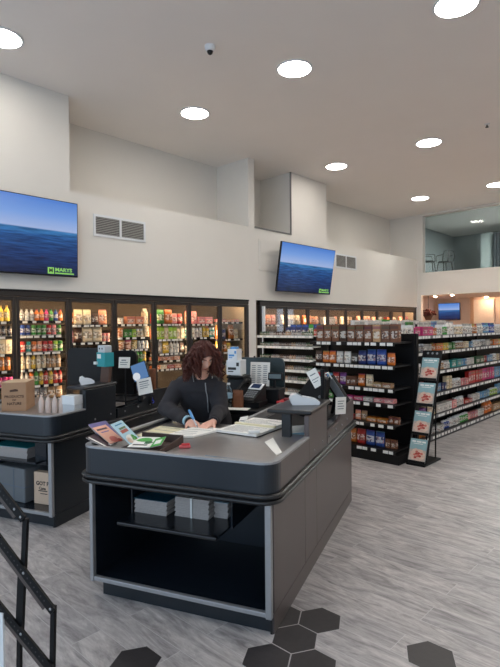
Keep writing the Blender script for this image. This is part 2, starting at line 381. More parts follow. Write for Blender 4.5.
# ------------------------------------------------------------------ televisions, vents
def television(label, u0, w_, h, v, z0, tilt, logo=True, frame=WF, rz=0, wall_gap=.12, words=None):
    t = Thing('television', label, 'television', frame, (u0+w_/2, v, z0), 'wall televisions')
    M = XF((u0+w_/2, v, z0), tilt, 0, rz); hw = w_/2
    t.part('casing', MB(M).box(-hw, hw, 0, .045, 0, h).box(-hw*.5, hw*.5, .045, .07, h*.15, h*.7), BLACK, bv=.004)
    t.part('screen', MB(M).box(-hw+.012, hw-.012, -.003, .001, .018, h-.012), SEA)
    b = t.part('wall_bracket', MB().box(u0+hw-.15, u0+hw+.15, v+.04, v+wall_gap, z0+h*.3, z0+h*.55), BLACK2)
    if logo:
        lx = hw-.05-w_*.21; L = M @ Matrix.Translation((0, -.004, 0)) @ Matrix.Rotation(PI/2, 4, 'X')
        s = w_/1.9*.74; zz = .10*s
        t.part('logo', MB(M).box(lx, lx+.12*s, -.005, -.003, zz-.06*s, zz+.06*s), GLOGO)
        t.text('M', .10*s, DLOGO, L @ Matrix.Translation((lx+.06*s, zz, .0022)))
        t.text('MARYS', .095*s, GLOGO, L @ Matrix.Translation((lx+.14*s, zz+.02*s, .001)), align='LEFT', sx=1.15)
        t.part('logo_line', MB(M).box(lx+.14*s, lx+.52*s, -.005, -.003, zz-.055*s, zz-.03*s), GLOGO)
    return t
television('large flat television on the left wall showing a blue sea', 1.74, 1.88, 1.05, 6.77, 2.31, .02)
television('flat television on the back wall tilted down showing a blue sea', 7.955, 1.925, 1.02, 6.72, 2.3, .16)
T = Thing('television', 'small television in the warm lit alcove under the upper window', 'television', WF, (17.36, 6.93, 1.73), 'wall televisions')
M = XF((17.36, 6.93, 1.73), .06, 0, -PI/2)
T.part('casing', MB(M).box(-.37, .37, 0, .05, 0, .58), BLACK, bv=.004)
T.part('screen', MB(M).box(-.36, .36, -.003, .001, .012, .568), SEA)
T.part('wall_bracket', MB(M).box(-.1, .1, .05, .14, .2, .4), BLACK2)
def air_vent(label, u0, u1, z0, z1):
    t = Thing('air_vent', label, 'air vent', WF, ((u0+u1)/2, 6.9, z0), 'wall air vents'); um = (u0+u1)/2; f = .035
    fr = MB(); v0, v1 = 6.885, 6.9
    for a in (u0, um-f/2, u1-f): fr.box(a, a+f, v0, v1, z0, z1)
    for a, b in ((u0+f, um-f/2), (um+f/2, u1-f)): fr.box(a, b, v0, v1, z0, z0+f); fr.box(a, b, v0, v1, z1-f, z1)
    t.part('frame', fr, WHITE)
    for a, b in ((u0+f, um-f/2), (um+f/2, u1-f)):
        lv = MB(); lv.box(a, b, 6.897, 6.8995, z0+f, z1-f, 1); n = int((z1-z0-2*f)/.026)
        for k in range(n):
            z = z0+f+(k+.5)*(z1-z0-2*f)/n
            lv.add([(a, 6.888, z-.008), (b, 6.888, z-.008), (b, 6.897, z+.008), (a, 6.897, z+.008)], [(0, 1, 2, 3)], 0)
        t.part('louvre', lv, [VENT, VENTD])
air_vent('white framed double air vent beside the large left television', 3.945, 4.875, 2.965, 3.295)
air_vent('white framed double air vent right of the tilted television', 10.37, 11.32, 2.985, 3.335)
t = Thing('access_panel', 'plain white panel on the wall partly hidden behind the tilted television', 'panel', WF, (7.95, 6.9, 2.72))
t.part('frame', MB().box(7.62, 8.4, 6.885, 6.9, 2.72, 3.36), WALL, bv=.004)
t.part('panel', MB().box(7.66, 8.36, 6.879, 6.886, 2.76, 3.03).box(7.66, 8.36, 6.879, 6.886, 3.06, 3.32), WALL)

# ------------------------------------------------------------------ coolers
def cooler(label, us, z_top, door_top, v, shelf_z, name, led=.026, side_post=0.05):
    u0, u1 = us[0], us[-1]
    t = Thing(name, label, 'glass door cooler', WF, ((u0+u1)/2, v, 0))
    fr = MB(); fr.box(u0-side_post, u1+side_post, v-.03, v+.06, door_top+.035, z_top); fr.box(u0-side_post, u0-.002, v-.03, v+.06, 0, door_top+.035); fr.box(u1+.002, u1+side_post, v-.03, v+.06, 0, door_top+.035)
    fr.box(u0, u1, v-.03, v+.06, 0, .2)
    t.part('frame', fr, COOL, bv=.006)
    t.part('top_trim', MB().box(u0-side_post, u1+side_post, v-.04, v-.03, z_top-.03, z_top), BLACK)
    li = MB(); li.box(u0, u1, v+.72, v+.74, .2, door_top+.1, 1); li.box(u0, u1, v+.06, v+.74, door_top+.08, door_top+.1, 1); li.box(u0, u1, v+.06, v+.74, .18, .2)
    li.box(u0-.02, u0, v+.06, v+.74, .2, door_top+.1); li.box(u1, u1+.02, v+.06, v+.74, .2, door_top+.1)
    t.part('liner', li, [COOLIN, COOLBK])
    for i in range(len(us)-1):
        a, b = us[i]+.004, us[i+1]-.004; f = .042
        d = MB()
        for x0, x1, y0, y1 in ((a, a+f, .21, door_top+.03), (b-f, b, .21, door_top+.03), (a+f, b-f, .21, .21+f*1.6), (a+f, b-f, door_top+.03-f*1.2, door_top+.03)):
            d.box(x0, x1, v-.045, v+.0, y0, y1)
        o = t.part('door', d, COOL, bv=.004)
        t.part('pane', MB().box(a+f, b-f, v-.02, v-.014, .21+f*1.6, door_top+.03-f*1.2), DOORGL, o)
        t.part('handle', MB().tube([(a+.02, v-.045, .95), (a+.02, v-.085, .99), (a+.02, v-.085, 1.36), (a+.02, v-.045, 1.40)], .009, 8), BLACK, o)
        for z in shelf_z[i]:
            sh = MB(); sh.box(a, b, v+.10, v+.6, z-.022, z-.004)
            sh.box(a, b, v+.092, v+.1, z-.04, z-.002)
            n = random.randint(4, 7)
            for k in range(n):
                x = a+.06+(b-a-.12)*(k+random.uniform(.1, .5))/n; sh.box(x, x+random.uniform(.05, .085), v+.088, v+.0915, z-.038, z-.006, 1)
            t.part('shelf', sh, [BLACK, TAG])
        if True:
            t.part('light_strip', MB().box(a+led, a+led+.026, v+.062, v+.070, .3, door_top-.02), LED if led < .05 else LED2)
            t.part('hidden_fill_strip', MB().box(a+.05, b-.05, v+.065, v+.10, door_top+.05, door_top+.075), LED if led < .05 else LED2)  # strip added out of view behind the top frame to light the packages
    return t
CU = [2.045+.747*i for i in range(8)]; CU[-1] = 7.27
CV = 6.93
CZ = {0: (1.69, 1.49, 1.255, 1.03, .80, .59), 1: (1.70, 1.495, 1.26, 1.03, .80, .59), 2: (1.64, 1.375, 1.12, .85), 3: (1.648, 1.435, 1.24, 1.02, .82), 4: (1.648, 1.385, 1.14, 1.02, .875), 5: (1.645, 1.40, 1.15, .9), 6: (1.68, 1.35, 1.10, .88)}
cooler('long bank of dark glass door coolers left of the white wall strip', CU, 2.112, 1.985, CV, [CZ[i] for i in range(7)], 'display_cooler')
RU = [7.70+.782*i for i in range(10)]; RU[-1] = 14.73
cooler('long bank of glass door coolers behind the store shelves on the right', RU, 2.112, 1.97, CV, [(1.62, 1.3)]*9, 'display_cooler', .096, side_post=.045)
t = Thing('white_post', 'slim white upright at the left end of the right hand coolers', 'post', WF, (7.70, 6.83, 0))
t.part('upright', MB().box(7.655, 7.70, 6.80, 6.86, 0, 1.99), WHITE, bv=.004)
t.part('foot', MB().box(7.64, 7.715, 6.785, 6.875, 0, .02), WHITE)

# ------------------------------------------------------------------ package prototypes (front = -y, origin at base centre)
PROTO = {}
def proto(name, mb): PROTO[name] = mb.mesh(name, PMATS)
proto('can', MB().lathe([(.024, 0), (.031, .008), (.031, .035), (.031, .085), (.031, .11), (.025, .122), (.024, .12)], n=12, m=[3, 0, 1, 0, 0, 3]))
proto('tall_bottle', MB().lathe([(.03, 0), (.033, .01), (.033, .05), (.033, .12), (.030, .14), (.013, .175), (.013, .185), (.015, .186), (.015, .205)], n=12, m=[0, 0, 1, 0, 0, 0, 2, 2]))
proto('squat_bottle', MB().lathe([(.03, 0), (.032, .008), (.032, .02), (.032, .07), (.03, .08), (.022, .088), (.024, .089), (.024, .112)], n=12, m=[0, 0, 1, 0, 0, 3, 3]))
proto('dark_cap_bottle', MB().lathe([(.03, 0), (.032, .008), (.032, .02), (.032, .07), (.03, .08), (.02, .088), (.022, .089), (.022, .112)], n=12, m=[0, 0, 1, 0, 0, 2, 2]))
proto('tub', MB().lathe([(.045, 0), (.052, .075), (.055, .076), (.055, .088), (.05, .09)], n=14, m=[1, 2, 2, 2]))
def boxpack(w_, d, h, win=(.12, .88, .2, .62)):
    b = MB(); x = w_/2; y = d/2; b.box(-x, x, -y, y, 0, h, 0)
    a0, a1, c0, c1 = win; e = .0012
    b.box(-x+w_*a0, -x+w_*a1, -y-e, -y, h*c0, h*c1, 1); b.box(-x, x, -y-e*.8, -y, h*.74, h*.9, 2)
    b.box(x, x+e, -y+d*.15, y-d*.15, h*.25, h*.7, 1)
    return b
proto('tall_box', boxpack(.10, .06, .2)); proto('flat_box', boxpack(.14, .09, .055, (.08, .92, .15, .7))); proto('small_box', boxpack(.075, .05, .1)); proto('wide_box', boxpack(.16, .10, .11)); proto('slim_box', boxpack(.045, .07, .13))
def bagpack(w_, d, h, lab=(.24, .66)):
    rings = []; ms = []
    zs = [0, .03, .12, .25, .45, .66, .82, .93, .96, 1.0]; ds = [.5, .72, .95, 1, 1, .85, .55, .16, .05, .04]; ws = [.9, .96, 1, 1, .99, .98, .97, .98, 1, 1]
    for z, q, ww in zip(zs, ds, ws):
        ring = []
        for k in range(16):
            a = 2*PI*k/16; c, s_ = math.cos(a), math.sin(a)
            ring.append((w_/2*ww*math.copysign(abs(c)**.55, c), d/2*q*math.copysign(abs(s_)**.8, s_), z*h))
        rings.append(ring)
    b = MB()
    for i in range(len(zs)-1):
        zc = (zs[i]+zs[i+1])/2; n = 16
        vs = rings[i]+rings[i+1]; fs = [(k, (k+1) % n, n+(k+1) % n, n+k) for k in range(n)]
        m = [(1 if lab[0] < zc < lab[1] and 9 <= k <= 14 else (2 if zc > .9 else 0)) for k in range(n)]
        b.add(vs, fs, m, True)
    b.add(rings[0], [list(range(16))[::-1]], 0); b.add(rings[-1], [list(range(16))], 2)
    return b
proto('bag', bagpack(.13, .07, .2)); proto('pouch', bagpack(.105, .055, .16)); proto('fat_bag', bagpack(.16, .1, .22))
cb = MB(); cb.box(-.04, .04, -.04, .04, 0, .17, 0); cb.prism([(-.04, .17), (.04, .17), (.004, .215), (-.004, .215)], 'x', -.04, .04, 2); cb.box(-.04, .04, -.004, .004, .215, .235, 2)
cb.box(-.034, .034, -.0412, -.04, .03, .12, 1); proto('carton', cb)
tr = MB(); tr.box(-.075, .075, -.05, .05, 0, .045, 0); tr.box(-.07, .07, -.046, .046, .045, .06, 1); tr.box(-.06, .06, -.0512, -.05, .008, .038, 1); proto('tray', tr)
KIND = {'can': ('drink_can', 'drink can', 'can', .066), 'tall_bottle': ('drink_bottle', 'tall bottle', 'bottle', .07), 'squat_bottle': ('supplement_bottle', 'white capped bottle', 'bottle', .068),
        'dark_cap_bottle': ('tonic_bottle', 'squat bottle', 'bottle', .068), 'tub': ('food_tub', 'round tub', 'tub', .112), 'tall_box': ('carton_box', 'upright box', 'box', .105), 'flat_box': ('flat_carton', 'flat box', 'box', .145),
        'small_box': ('small_carton', 'small box', 'box', .08), 'wide_box': ('wide_carton', 'wide box', 'box', .165), 'slim_box': ('slim_carton', 'slim box', 'box', .05), 'bag': ('food_bag', 'bag', 'bag', .135),
        'pouch': ('food_pouch', 'pouch', 'pouch', .11), 'fat_bag': ('large_food_bag', 'plump bag', 'bag', .165), 'carton': ('drink_carton', 'gable top carton', 'carton', .085), 'tray': ('food_tray', 'packed tray', 'tray', .155)}
PALC = {'white': (226, 224, 218), 'cream': (232, 214, 178), 'grey': (150, 150, 150), 'black': (40, 36, 36), 'brown': (124, 78, 52), 'dark brown': (74, 48, 36), 'orange': (228, 122, 44), 'yellow': (236, 200, 70),
        'red': (196, 46, 42), 'pink': (236, 150, 150), 'magenta': (214, 60, 130), 'purple': (120, 62, 136), 'blue': (50, 86, 170), 'navy': (40, 52, 110), 'light blue': (112, 170, 210), 'teal': (46, 150, 146),
        'green': (70, 158, 64), 'lime': (164, 204, 70), 'dark green': (44, 92, 54), 'amber': (190, 112, 40), 'salmon': (240, 160, 124), 'tan': (190, 152, 110)}
PENDING = []
def put(kind, colour, frame, pos, yaw, scale, shelf, order, sz=1.0):
    nm, word, cat, w_ = KIND[kind]
    o = bpy.data.objects.new(nm, PROTO[kind]); COL.objects.link(o)
    o.location = frame @ Vector(pos); o.rotation_euler = (0, 0, yaw); o.scale = (scale, scale, scale*sz)
    c = PALC[colour]; j = random.uniform(.9, 1.08); o.color = (*lin([min(255, x*j) for x in c]), 1)
    PENDING.append((o, colour, word, cat, shelf, order)); return o
def fill(frame, face, p0, p1, fixed, z, seq, shelf, scale=1.0, gap=.004, jit=.006, hs=None, repeat=True):
    """one row of packages along a shelf; seq is (kind, colour, count) runs read left to right"""
    yaw0 = {'front': 0, 'side': -PI/2}[face] + frame.to_euler().z
    x = 0; L = abs(p1-p0); order = 0; run = 0; base = len(PENDING)
    while x < L:
        if run >= len(seq):
            if not repeat: break
            run = 0
        k, c, n = seq[run][:3]; s = scale*(seq[run][3] if len(seq[run]) > 3 else 1); sz = seq[run][4] if len(seq[run]) > 4 else 1; run += 1
        if k is None: x += n; continue
        w_ = KIND[k][3]*s
        for _ in range(n):
            if x+w_ > L: x = L; break
            d = fixed+random.uniform(0, jit)
            if face == 'front': pos = (p0+x+w_/2, d, z)
            else: pos = (d, p0-x-w_/2, z)
            order += 1
            put(k, c, frame, pos, yaw0+random.uniform(-.05, .05), s*random.uniform(.97, 1.0), shelf, order, sz)
            x += w_+gap
CN = ['cut off left cooler door', 'cooler door behind cardboard box', 'third cooler door from left', 'fourth cooler door from left', 'cooler door left of the woman', 'cooler door above the woman', 'last cooler door beside white wall']
ORD = ['top', 'second', 'third', 'fourth', 'fifth', 'bottom']
def cfill(i, k, seq, scale=1.0, hs=None):
    fill(WF, 'front', CU[i]+.05, CU[i+1]+.03, CV+.15, CZ[i][k]-.0035, [(q[0], q[1], q[2], (q[3] if len(q) > 3 else 1)*1.04, (q[4] if len(q) > 4 else 1)*1.14) if q[0] else q for q in seq], f'{ORD[k]} shelf, {CN[i]}', scale)
cfill(0, 0, [('tall_bottle', 'pink', 4, 1, .85), ('tall_bottle', 'yellow', 5, 1, .9)])
cfill(0, 1, [('can', 'brown', 4), ('can', 'pink', 3), ('can', 'black', 3)])
cfill(0, 2, [('carton', 'cream', 7, .95)])
cfill(0, 3, [('tall_bottle', 'amber', 9)])
cfill(0, 4, [('can', 'red', 4), ('can', 'teal', 2), ('can', 'magenta', 4)])
cfill(1, 0, [('tall_bottle', 'grey', 2, 1, .76), ('tall_bottle', 'white', 2, 1, .76), ('tall_bottle', 'orange', 2, 1, .76), ('tall_bottle', 'magenta', 1, 1, .76), ('tall_bottle', 'green', 1, 1, .76), ('tall_bottle', 'blue', 1, 1, .76), ('tall_bottle', 'orange', 1, 1, .76), ('tall_bottle', 'purple', 1, 1, .76)], .9)
cfill(1, 1, [('can', 'blue', 3), ('can', 'green', 3), ('can', 'red', 1), ('can', 'pink', 1), ('can', 'green', 1), ('can', 'red', 2)], 1.03)
cfill(1, 2, [('can', 'pink', 1), ('can', 'red', 1), ('can', 'teal', 1), ('can', 'orange', 1), ('can', 'salmon', 1), ('can', 'red', 2), ('can', 'lime', 1), ('can', 'green', 3)], 1.06)
cfill(1, 3, [('tall_bottle', 'cream', 3), ('tall_bottle', 'yellow', 1), ('tall_bottle', 'cream', 2), ('tall_bottle', 'tan', 4)], .95)
cfill(1, 4, [('tall_bottle', 'white', 3, .9), ('tall_bottle', 'orange', 1), ('tall_bottle', 'green', 1), ('tall_bottle', 'yellow', 1), ('tall_bottle', 'red', 1), ('tall_bottle', 'yellow', 1), ('tall_bottle', 'red', 2)], .9)
cfill(1, 5, [('pouch', 'brown', 2), ('pouch', 'grey', 2), ('pouch', 'tan', 2)], .95)
cfill(2, 0, [('pouch', 'amber', 1), ('bag', 'cream', 2), ('pouch', 'dark brown', 1), ('bag', 'salmon', 1), ('small_box', 'green', 1)], 1.0)
cfill(2, 1, [('pouch', 'pink', 1), ('bag', 'dark brown', 1), ('fat_bag', 'cream', 2), ('can', 'pink', 2)], .95)
cfill(2, 2, [('tray', 'white', 1), ('tray', 'red', 3)], .95)
cfill(3, 0, [('tub', 'grey', 1), ('tub', 'white', 1), (None, '', .03), ('wide_box', 'salmon', 2), ('carton', 'cream', 1)], .95)
cfill(3, 1, [('small_box', 'white', 1), ('tub', 'orange', 1, 1.1, 1.3), ('small_box', 'green', 2, .9, 1.2), ('small_box', 'lime', 1, .9, 1.2), ('squat_bottle', 'cream', 2), ('carton', 'cream', 1)])
cfill(3, 2, [('tub', 'orange', 1, 1, 1.3), ('tub', 'amber', 1, 1, 1.4), ('tub', 'orange', 1, 1, 1.4), ('tub', 'yellow', 1, 1, 1.4), ('squat_bottle', 'white', 3)])
cfill(3, 3, [('pouch', 'dark brown', 1), ('pouch', 'lime', 1), ('tall_bottle', 'white', 1), ('tall_bottle', 'lime', 2), ('tall_bottle', 'green', 2, .95), ('tall_bottle', 'yellow', 1)], .95)
cfill(4, 0, [('pouch', 'red', 1), ('fat_bag', 'green', 1), ('fat_bag', 'orange', 1), ('pouch', 'pink', 1)], .98)
cfill(4, 1, [('carton', 'salmon', 1), ('carton', 'lime', 2, 1.1), ('carton', 'cream', 1, 1.1), ('carton', 'lime', 2, 1.1), ('carton', 'cream', 2)], .9)
cfill(4, 2, [('pouch', 'dark brown', 1), ('bag', 'grey', 1, .95), ('bag', 'yellow', 1), (None, '', .02), ('tall_bottle', 'white', 3, .95)], .95)
cfill(4, 3, [('tray', 'salmon', 5, .9)])
cfill(4, 4, [('tray', 'orange', 1), ('tray', 'cream', 1), ('tray', 'red', 1), ('tray', 'salmon', 1)], .95)
cfill(5, 0, [('bag', 'salmon', 1), ('bag', 'pink', 1), ('wide_box', 'pink', 2)])
cfill(5, 1, [('squat_bottle', 'teal', 2, 1.1, 1.2), ('squat_bottle', 'white', 3, 1.1, 1.2), ('carton', 'yellow', 2, .8)])
cfill(5, 2, [('tub', 'white', 2), ('tub', 'green', 1), ('tub', 'red', 2)])
cfill(6, 0, [('flat_box', 'pink', 2, .8), ('flat_box', 'salmon', 2, .75)])
cfill(6, 1, [('bag', 'orange', 1, 1.05, 1.1), ('pouch', 'navy', 1), (None, '', .06), ('bag', 'amber', 1, 1.1, 1.15), ('pouch', 'cream', 1)])
cfill(6, 2, [('bag', 'yellow', 1), ('bag', 'amber', 1), ('pouch', 'yellow', 1), ('tub', 'salmon', 2)])
RSEQ = [[('bag', 'salmon', 3, 1.1), ('bag', 'pink', 3, 1.1)], [('fat_bag', 'cream', 4)], [('fat_bag', 'orange', 2), ('bag', 'salmon', 3)], [('wide_box', 'white', 3, 1, 1.6), ('bag', 'salmon', 2)], [('bag', 'cream', 3), ('bag', 'tan', 3)], [('fat_bag', 'salmon', 4)], [('bag', 'salmon', 2), ('bag', 'white', 4)], [('wide_box', 'red', 2, 1, 1.7), ('bag', 'cream', 3)]]
RN = ['first', 'second', 'third', 'fourth', 'fifth', 'sixth', 'seventh', 'eighth', 'last']
for i in range(9):
    fill(WF, 'front', RU[i]+.05, RU[i+1]-.05, CV+.17, 1.6165, RSEQ[i % 8], f'{RN[i]} door of the right coolers', 1.0)

# ------------------------------------------------------------------ store shelving
def price_rail(t, sh, axis, a, b, at, z, out):
    """grey rail on a shelf edge with its white price tags"""
    r = MB(); x = min(a, b)
    if axis == 'v': r.box(at-.012, at, min(a, b), max(a, b), z-.042, z)
    else: r.box(min(a, b), max(a, b), at-.012, at, z-.042, z)
    x += .02
    while x < max(a, b)-.07:
        w_ = random.uniform(.045, .075)
        if axis == 'v': r.box(at-.0145, at-.0115, x, x+w_, z-.039, z-.004, 1)
        else: r.box(x, x+w_, at-.0145, at-.0115, z-.039, z-.004, 1)
        x += w_+random.choice((.008, .02, .05, .09))
    t.part('price_rail', r, [out, TAG], sh)
# end bay facing the tills
EV0, EV1 = 2.74, 3.92
EZ = [1.395, 1.125, .86, .685, .445, .155]
t = Thing('shelf_bay', 'black end of aisle shelf bay of sweets facing the checkout', 'shelf unit', WF, (5.55, 3.33, 0))
t.part('back_panel', MB().box(5.76, 5.82, 2.69, 3.97, 0, 1.485), BLACK2, bv=.004)
t.part('plinth', MB().box(5.30, 5.76, 2.69, 3.97, 0, .11), BLACK2, bv=.004)
for k, z in enumerate(EZ):
    f = 5.312
    s_ = t.part('shelf', MB().box(f, 5.76, EV0, EV1, z-.02, z-.003), BLACK)
    price_rail(t, s_, 'v', EV0, EV1, f, z-.002, BLACK)
for v in (2.72, 3.94): t.part('upright', MB().box(5.735, 5.765, v-.015, v+.015, .11, 1.47), BLACK2)
def efill(k, seq, u=5.40, scale=1.0, v1=EV1-.01):
    fill(WF, 'side', v1, EV0-.03, u, EZ[k]-.0025, seq, f'{ORD[k]} shelf of the sweets bay', scale, .006, .012)
efill(0, [('tall_box', 'brown', 3, 1.12), ('tall_box', 'dark brown', 1, 1.12), ('tall_box', 'brown', 3, 1.12), ('tall_box', 'tan', 1, 1.12), ('tall_box', 'brown', 2, 1.12)], 5.46, .94)
efill(1, [('pouch', 'dark brown', 1), ('pouch', 'orange', 2), ('pouch', 'white', 2), ('pouch', 'black', 1, .9), ('bag', 'navy', 1, .9), ('bag', 'blue', 2, 1), ('pouch', 'orange', 1), ('pouch', 'purple', 1), ('pouch', 'white', 1)], 5.41, .93)
efill(2, [('wide_box', 'red', 1, 1, 1.3), ('pouch', 'light blue', 1, .9), ('pouch', 'red', 1), ('pouch', 'purple', 1), ('wide_box', 'brown', 1, 1, 1.1), ('pouch', 'orange', 1), ('pouch', 'cream', 1), ('flat_box', 'tan', 2, .9, 1.2)], 5.42, .92)
efill(3, [('wide_box', 'dark green', 1), ('wide_box', 'green', 1, 1, .9), ('flat_box', 'green', 1), ('flat_box', 'magenta', 2), ('flat_box', 'white', 1), ('flat_box', 'pink', 2), ('flat_box', 'tan', 1)], 5.41, .9)
efill(4, [('wide_box', 'dark green', 2, .9), ('wide_box', 'green', 1), ('flat_box', 'red', 1), ('pouch', 'salmon', 1, .8), ('pouch', 'tan', 1, .8), ('flat_box', 'amber', 2), ('small_box', 'brown', 4, .9)], 5.42, .92)
efill(5, [('bag', 'orange', 3, .9), ('bag', 'red', 1, 1.05), ('bag', 'amber', 1), ('bag', 'red', 1), ('bag', 'blue', 2, 1), ('small_box', 'brown', 5, .95, 1.2)], 5.42, .9)

# long gondola running away to the right
GV = 2.9; GU0, GU1 = 5.84, 11.2
GZ = [1.447, 1.226, .952, .645, .352, .075]
t = Thing('gondola', 'long black double sided gondola of remedies along the right aisle', 'shelf unit', WF, (7.9, 3.33, 0))
t.part('spine', MB().box(GU0, GU1, 3.31, 3.35, 0, 1.49), BLACK2)
t.part('base', MB().box(GU0, GU1, GV+.01, 3.76, 0, .055), KICK, bv=.004)
for k, z in enumerate(GZ):
    s_ = t.part('shelf', MB().box(GU0, GU1, GV+.012, 3.31, z-.02, z-.003), BLACK)
    price_rail(t, s_, 'u', GU0, GU1, GV+.012, z-.002, LIP)
s_ = t.part('shelf', MB().box(GU0, GU1, 3.35, 3.76, 1.447-.02, 1.444), BLACK)
for u in (GU0+.02, 7.06, 8.28, 9.5): t.part('upright', MB().box(u-.015, u+.015, 3.29, 3.312, .06, 1.6), BLACK2)
def gfill(k, seq, scale=1.0, v=GV+.10, p0=GU0+.05):
    fill(WF, 'front', p0, 9.9, v, GZ[k]-.0025, seq, f'{ORD[k]} shelf of the right gondola', scale, .004, .02)
gfill(0, [('squat_bottle', 'white', 6, 1, 1.3), ('small_box', 'magenta', 2, 1.1), ('wide_box', 'magenta', 2, 1.1), ('small_box', 'orange', 2), ('squat_bottle', 'white', 3, 1, 1.3), ('squat_bottle', 'green', 2, 1, 1.3), ('tall_bottle', 'white', 4, .95), ('squat_bottle', 'cream', 5, 1, 1.3), ('dark_cap_bottle', 'white', 5, 1, 1.4), ('dark_cap_bottle', 'amber', 3, 1, 1.4), ('dark_cap_bottle', 'white', 4, 1, 1.4), ('dark_cap_bottle', 'light blue', 4, 1, 1.5), ('dark_cap_bottle', 'blue', 4, 1, 1.5)])
gfill(1, [('small_box', 'light blue', 2, .9), ('squat_bottle', 'white', 5), ('squat_bottle', 'grey', 3), ('small_box', 'white', 3), ('dark_cap_bottle', 'amber', 2), ('small_box', 'orange', 3), ('small_box', 'yellow', 2), ('small_box', 'green', 3), ('squat_bottle', 'tan', 5), ('small_box', 'cream', 3)], 1.0)
gfill(2, [('small_box', 'red', 3), ('small_box', 'light blue', 3), ('squat_bottle', 'white', 3), ('small_box', 'cream', 2), ('small_box', 'navy', 2), ('squat_bottle', 'tan', 4), ('dark_cap_bottle', 'white', 3), ('wide_box', 'teal', 2), ('small_box', 'light blue', 3), ('small_box', 'white', 4), ('wide_box', 'dark green', 2)], 1.05)
gfill(3, [('tall_box', 'light blue', 4, .9), ('dark_cap_bottle', 'orange', 4, 1.1, 1.4), ('squat_bottle', 'white', 4), ('small_box', 'light blue', 3), ('small_box', 'navy', 2), ('tall_box', 'cream', 2, .9), ('squat_bottle', 'white', 5, 1, 1.1), ('small_box', 'pink', 3), ('tall_box', 'red', 6, .95), ('tall_box', 'magenta', 5, .95)], 1.05)
gfill(4, [('tall_box', 'light blue', 4, .8), ('wide_box', 'purple', 2), ('wide_box', 'cream', 2), ('wide_box', 'white', 3), ('wide_box', 'pink', 1), ('squat_bottle', 'white', 5, 1, 1.1), ('flat_box', 'red', 2), ('small_box', 'white', 4), ('small_box', 'light blue', 6), ('squat_bottle', 'lime', 5)], 1.05)
gfill(5, [('tall_box', 'light blue', 3), ('tall_bottle', 'amber', 5, 1.05), ('tall_bottle', 'light blue', 2, .85), ('tub', 'white', 4), ('squat_bottle', 'blue', 3), ('squat_bottle', 'white', 5, 1.1), ('squat_bottle', 'green', 4, 1.1), ('small_box', 'pink', 5), ('small_box', 'white', 3), ('tall_bottle', 'orange', 5, 1.05), ('wide_box', 'tan', 5)], 1.05)
def tfill(v, u0, u1, seq, sh, z=1.4445): fill(WF, 'front', u0, u1, v, z, seq, sh, 1.0, .004, .03)
tfill(3.44, GU0+.05, 8.9, [('small_box', 'white', 6, 1, 1.9), ('tall_box', 'white', 5), ('tall_box', 'green', 3, .95), ('small_box', 'white', 7, 1, 2), ('tall_box', 'light blue', 2), ('tall_box', 'white', 4), ('small_box', 'pink', 6, 1, 1.6)], 'far top shelf of the right gondola')
tfill(3.62, GU0+.03, 8.9, [('tall_box', 'white', 6, 1.1), ('tall_box', 'green', 2, 1.15), ('tall_box', 'white', 8, 1.1), ('tall_box', 'cream', 6, 1.05)], 'rear edge of the right gondola')

# white shelving of small bottles further back
BU, BV0, BV1 = 6.5, 4.74, 5.95
BZ = [1.436, 1.258, 1.05, .875, .70, .5, .2]
t = Thing('shelf_bay', 'pale steel shelf bay of small dark bottles in front of the coolers', 'shelf unit', WF, (6.8, 5.3, 0))
t.part('back_panel', MB().box(6.93, 6.98, BV0, BV1, 0, 1.43), BLACK2)
t.part('plinth', MB().box(BU, 6.93, BV0, BV1, 0, .16), BLACK2)
for k, z in enumerate(BZ):
    s_ = t.part('shelf', MB().box(BU+.01, 6.93, BV0+.01, BV1-.01, z-.02, z-.003), WIRE)
    price_rail(t, s_, 'v', BV0+.01, BV1-.01, BU+.012, z-.002, WIRE)
for v in (BV0-.012, BV1+.012): t.part('side_panel', MB().box(BU+.2, 6.98, v-.012, v+.012, 0, 1.42), BLACK2)
for k, z in enumerate(BZ[:6]):
    fill(WF, 'side', BV1-.03, BV0+.03, BU+.06, z-.0025, [('dark_cap_bottle', 'dark green', random.randint(4, 8), .8), ('dark_cap_bottle', 'grey', random.randint(2, 4), .8), ('dark_cap_bottle', 'dark brown', random.randint(4, 7), .8), ('dark_cap_bottle', 'tan', random.randint(2, 4), .8), ('dark_cap_bottle', 'grey', 5, .8)], f'{ORD[min(k, 5)]} shelf of the bottle bay', .72, .004)
fill(WF, 'side', 5.5, 4.8, 6.74, 1.4335, [('pouch', 'navy', 7, 1.0, .85)], 'top of the bottle bay, front row', 1.0, .002, .01)
fill(WF, 'side', 5.48, 4.8, 6.85, 1.4335, [('bag', 'blue', 6, .95, .95)], 'top of the bottle bay, rear row', 1.0, .002, .01)
fill(WF, 'side', 4.92, 4.74, 6.62, 1.4335, [('pouch', 'green', 1, .9, 1.3), ('dark_cap_bottle', 'red', 1)], 'right end of the bottle bay top', 1.0)

# magazine stand
t = Thing('magazine_stand', 'black slanted floor stand holding four cookery magazines', 'magazine stand', WF, (5.64, 2.555, 0))
t.part('base', MB().box(5.42, 5.87, 2.445, 2.665, 0, .022), BLACK2, bv=.004)
def slant(z): return 5.46+z*.345
for v in (2.446, 2.664): t.part('side_rail', MB().prism([(slant(0)-.012, .02), (slant(0)+.02, .02), (slant(1.28)+.02, 1.28), (slant(1.28)-.012, 1.28)], 'y', v-.006, v+.006), BLACK2)
for v in (2.50, 2.61): t.part('rear_strut', MB().cyl((5.845, v, .02), (slant(1.1)+.02, v, 1.1), .008), BLACK2)
hp = MB(); MS = XF((slant(1.2), 2.555, 1.2), 0, 0, -PI/2) @ Matrix.Rotation(-.332, 4, 'X')
hp.M = MS; hp.box(-.102, .102, .008, .012, -.02, .09)
for x in (-.055, 0, .055): hp.add([(x+.014*math.cos(a*PI/6), .0065, .055+.014*math.sin(a*PI/6)) for a in range(12)], [list(range(12))], 1)
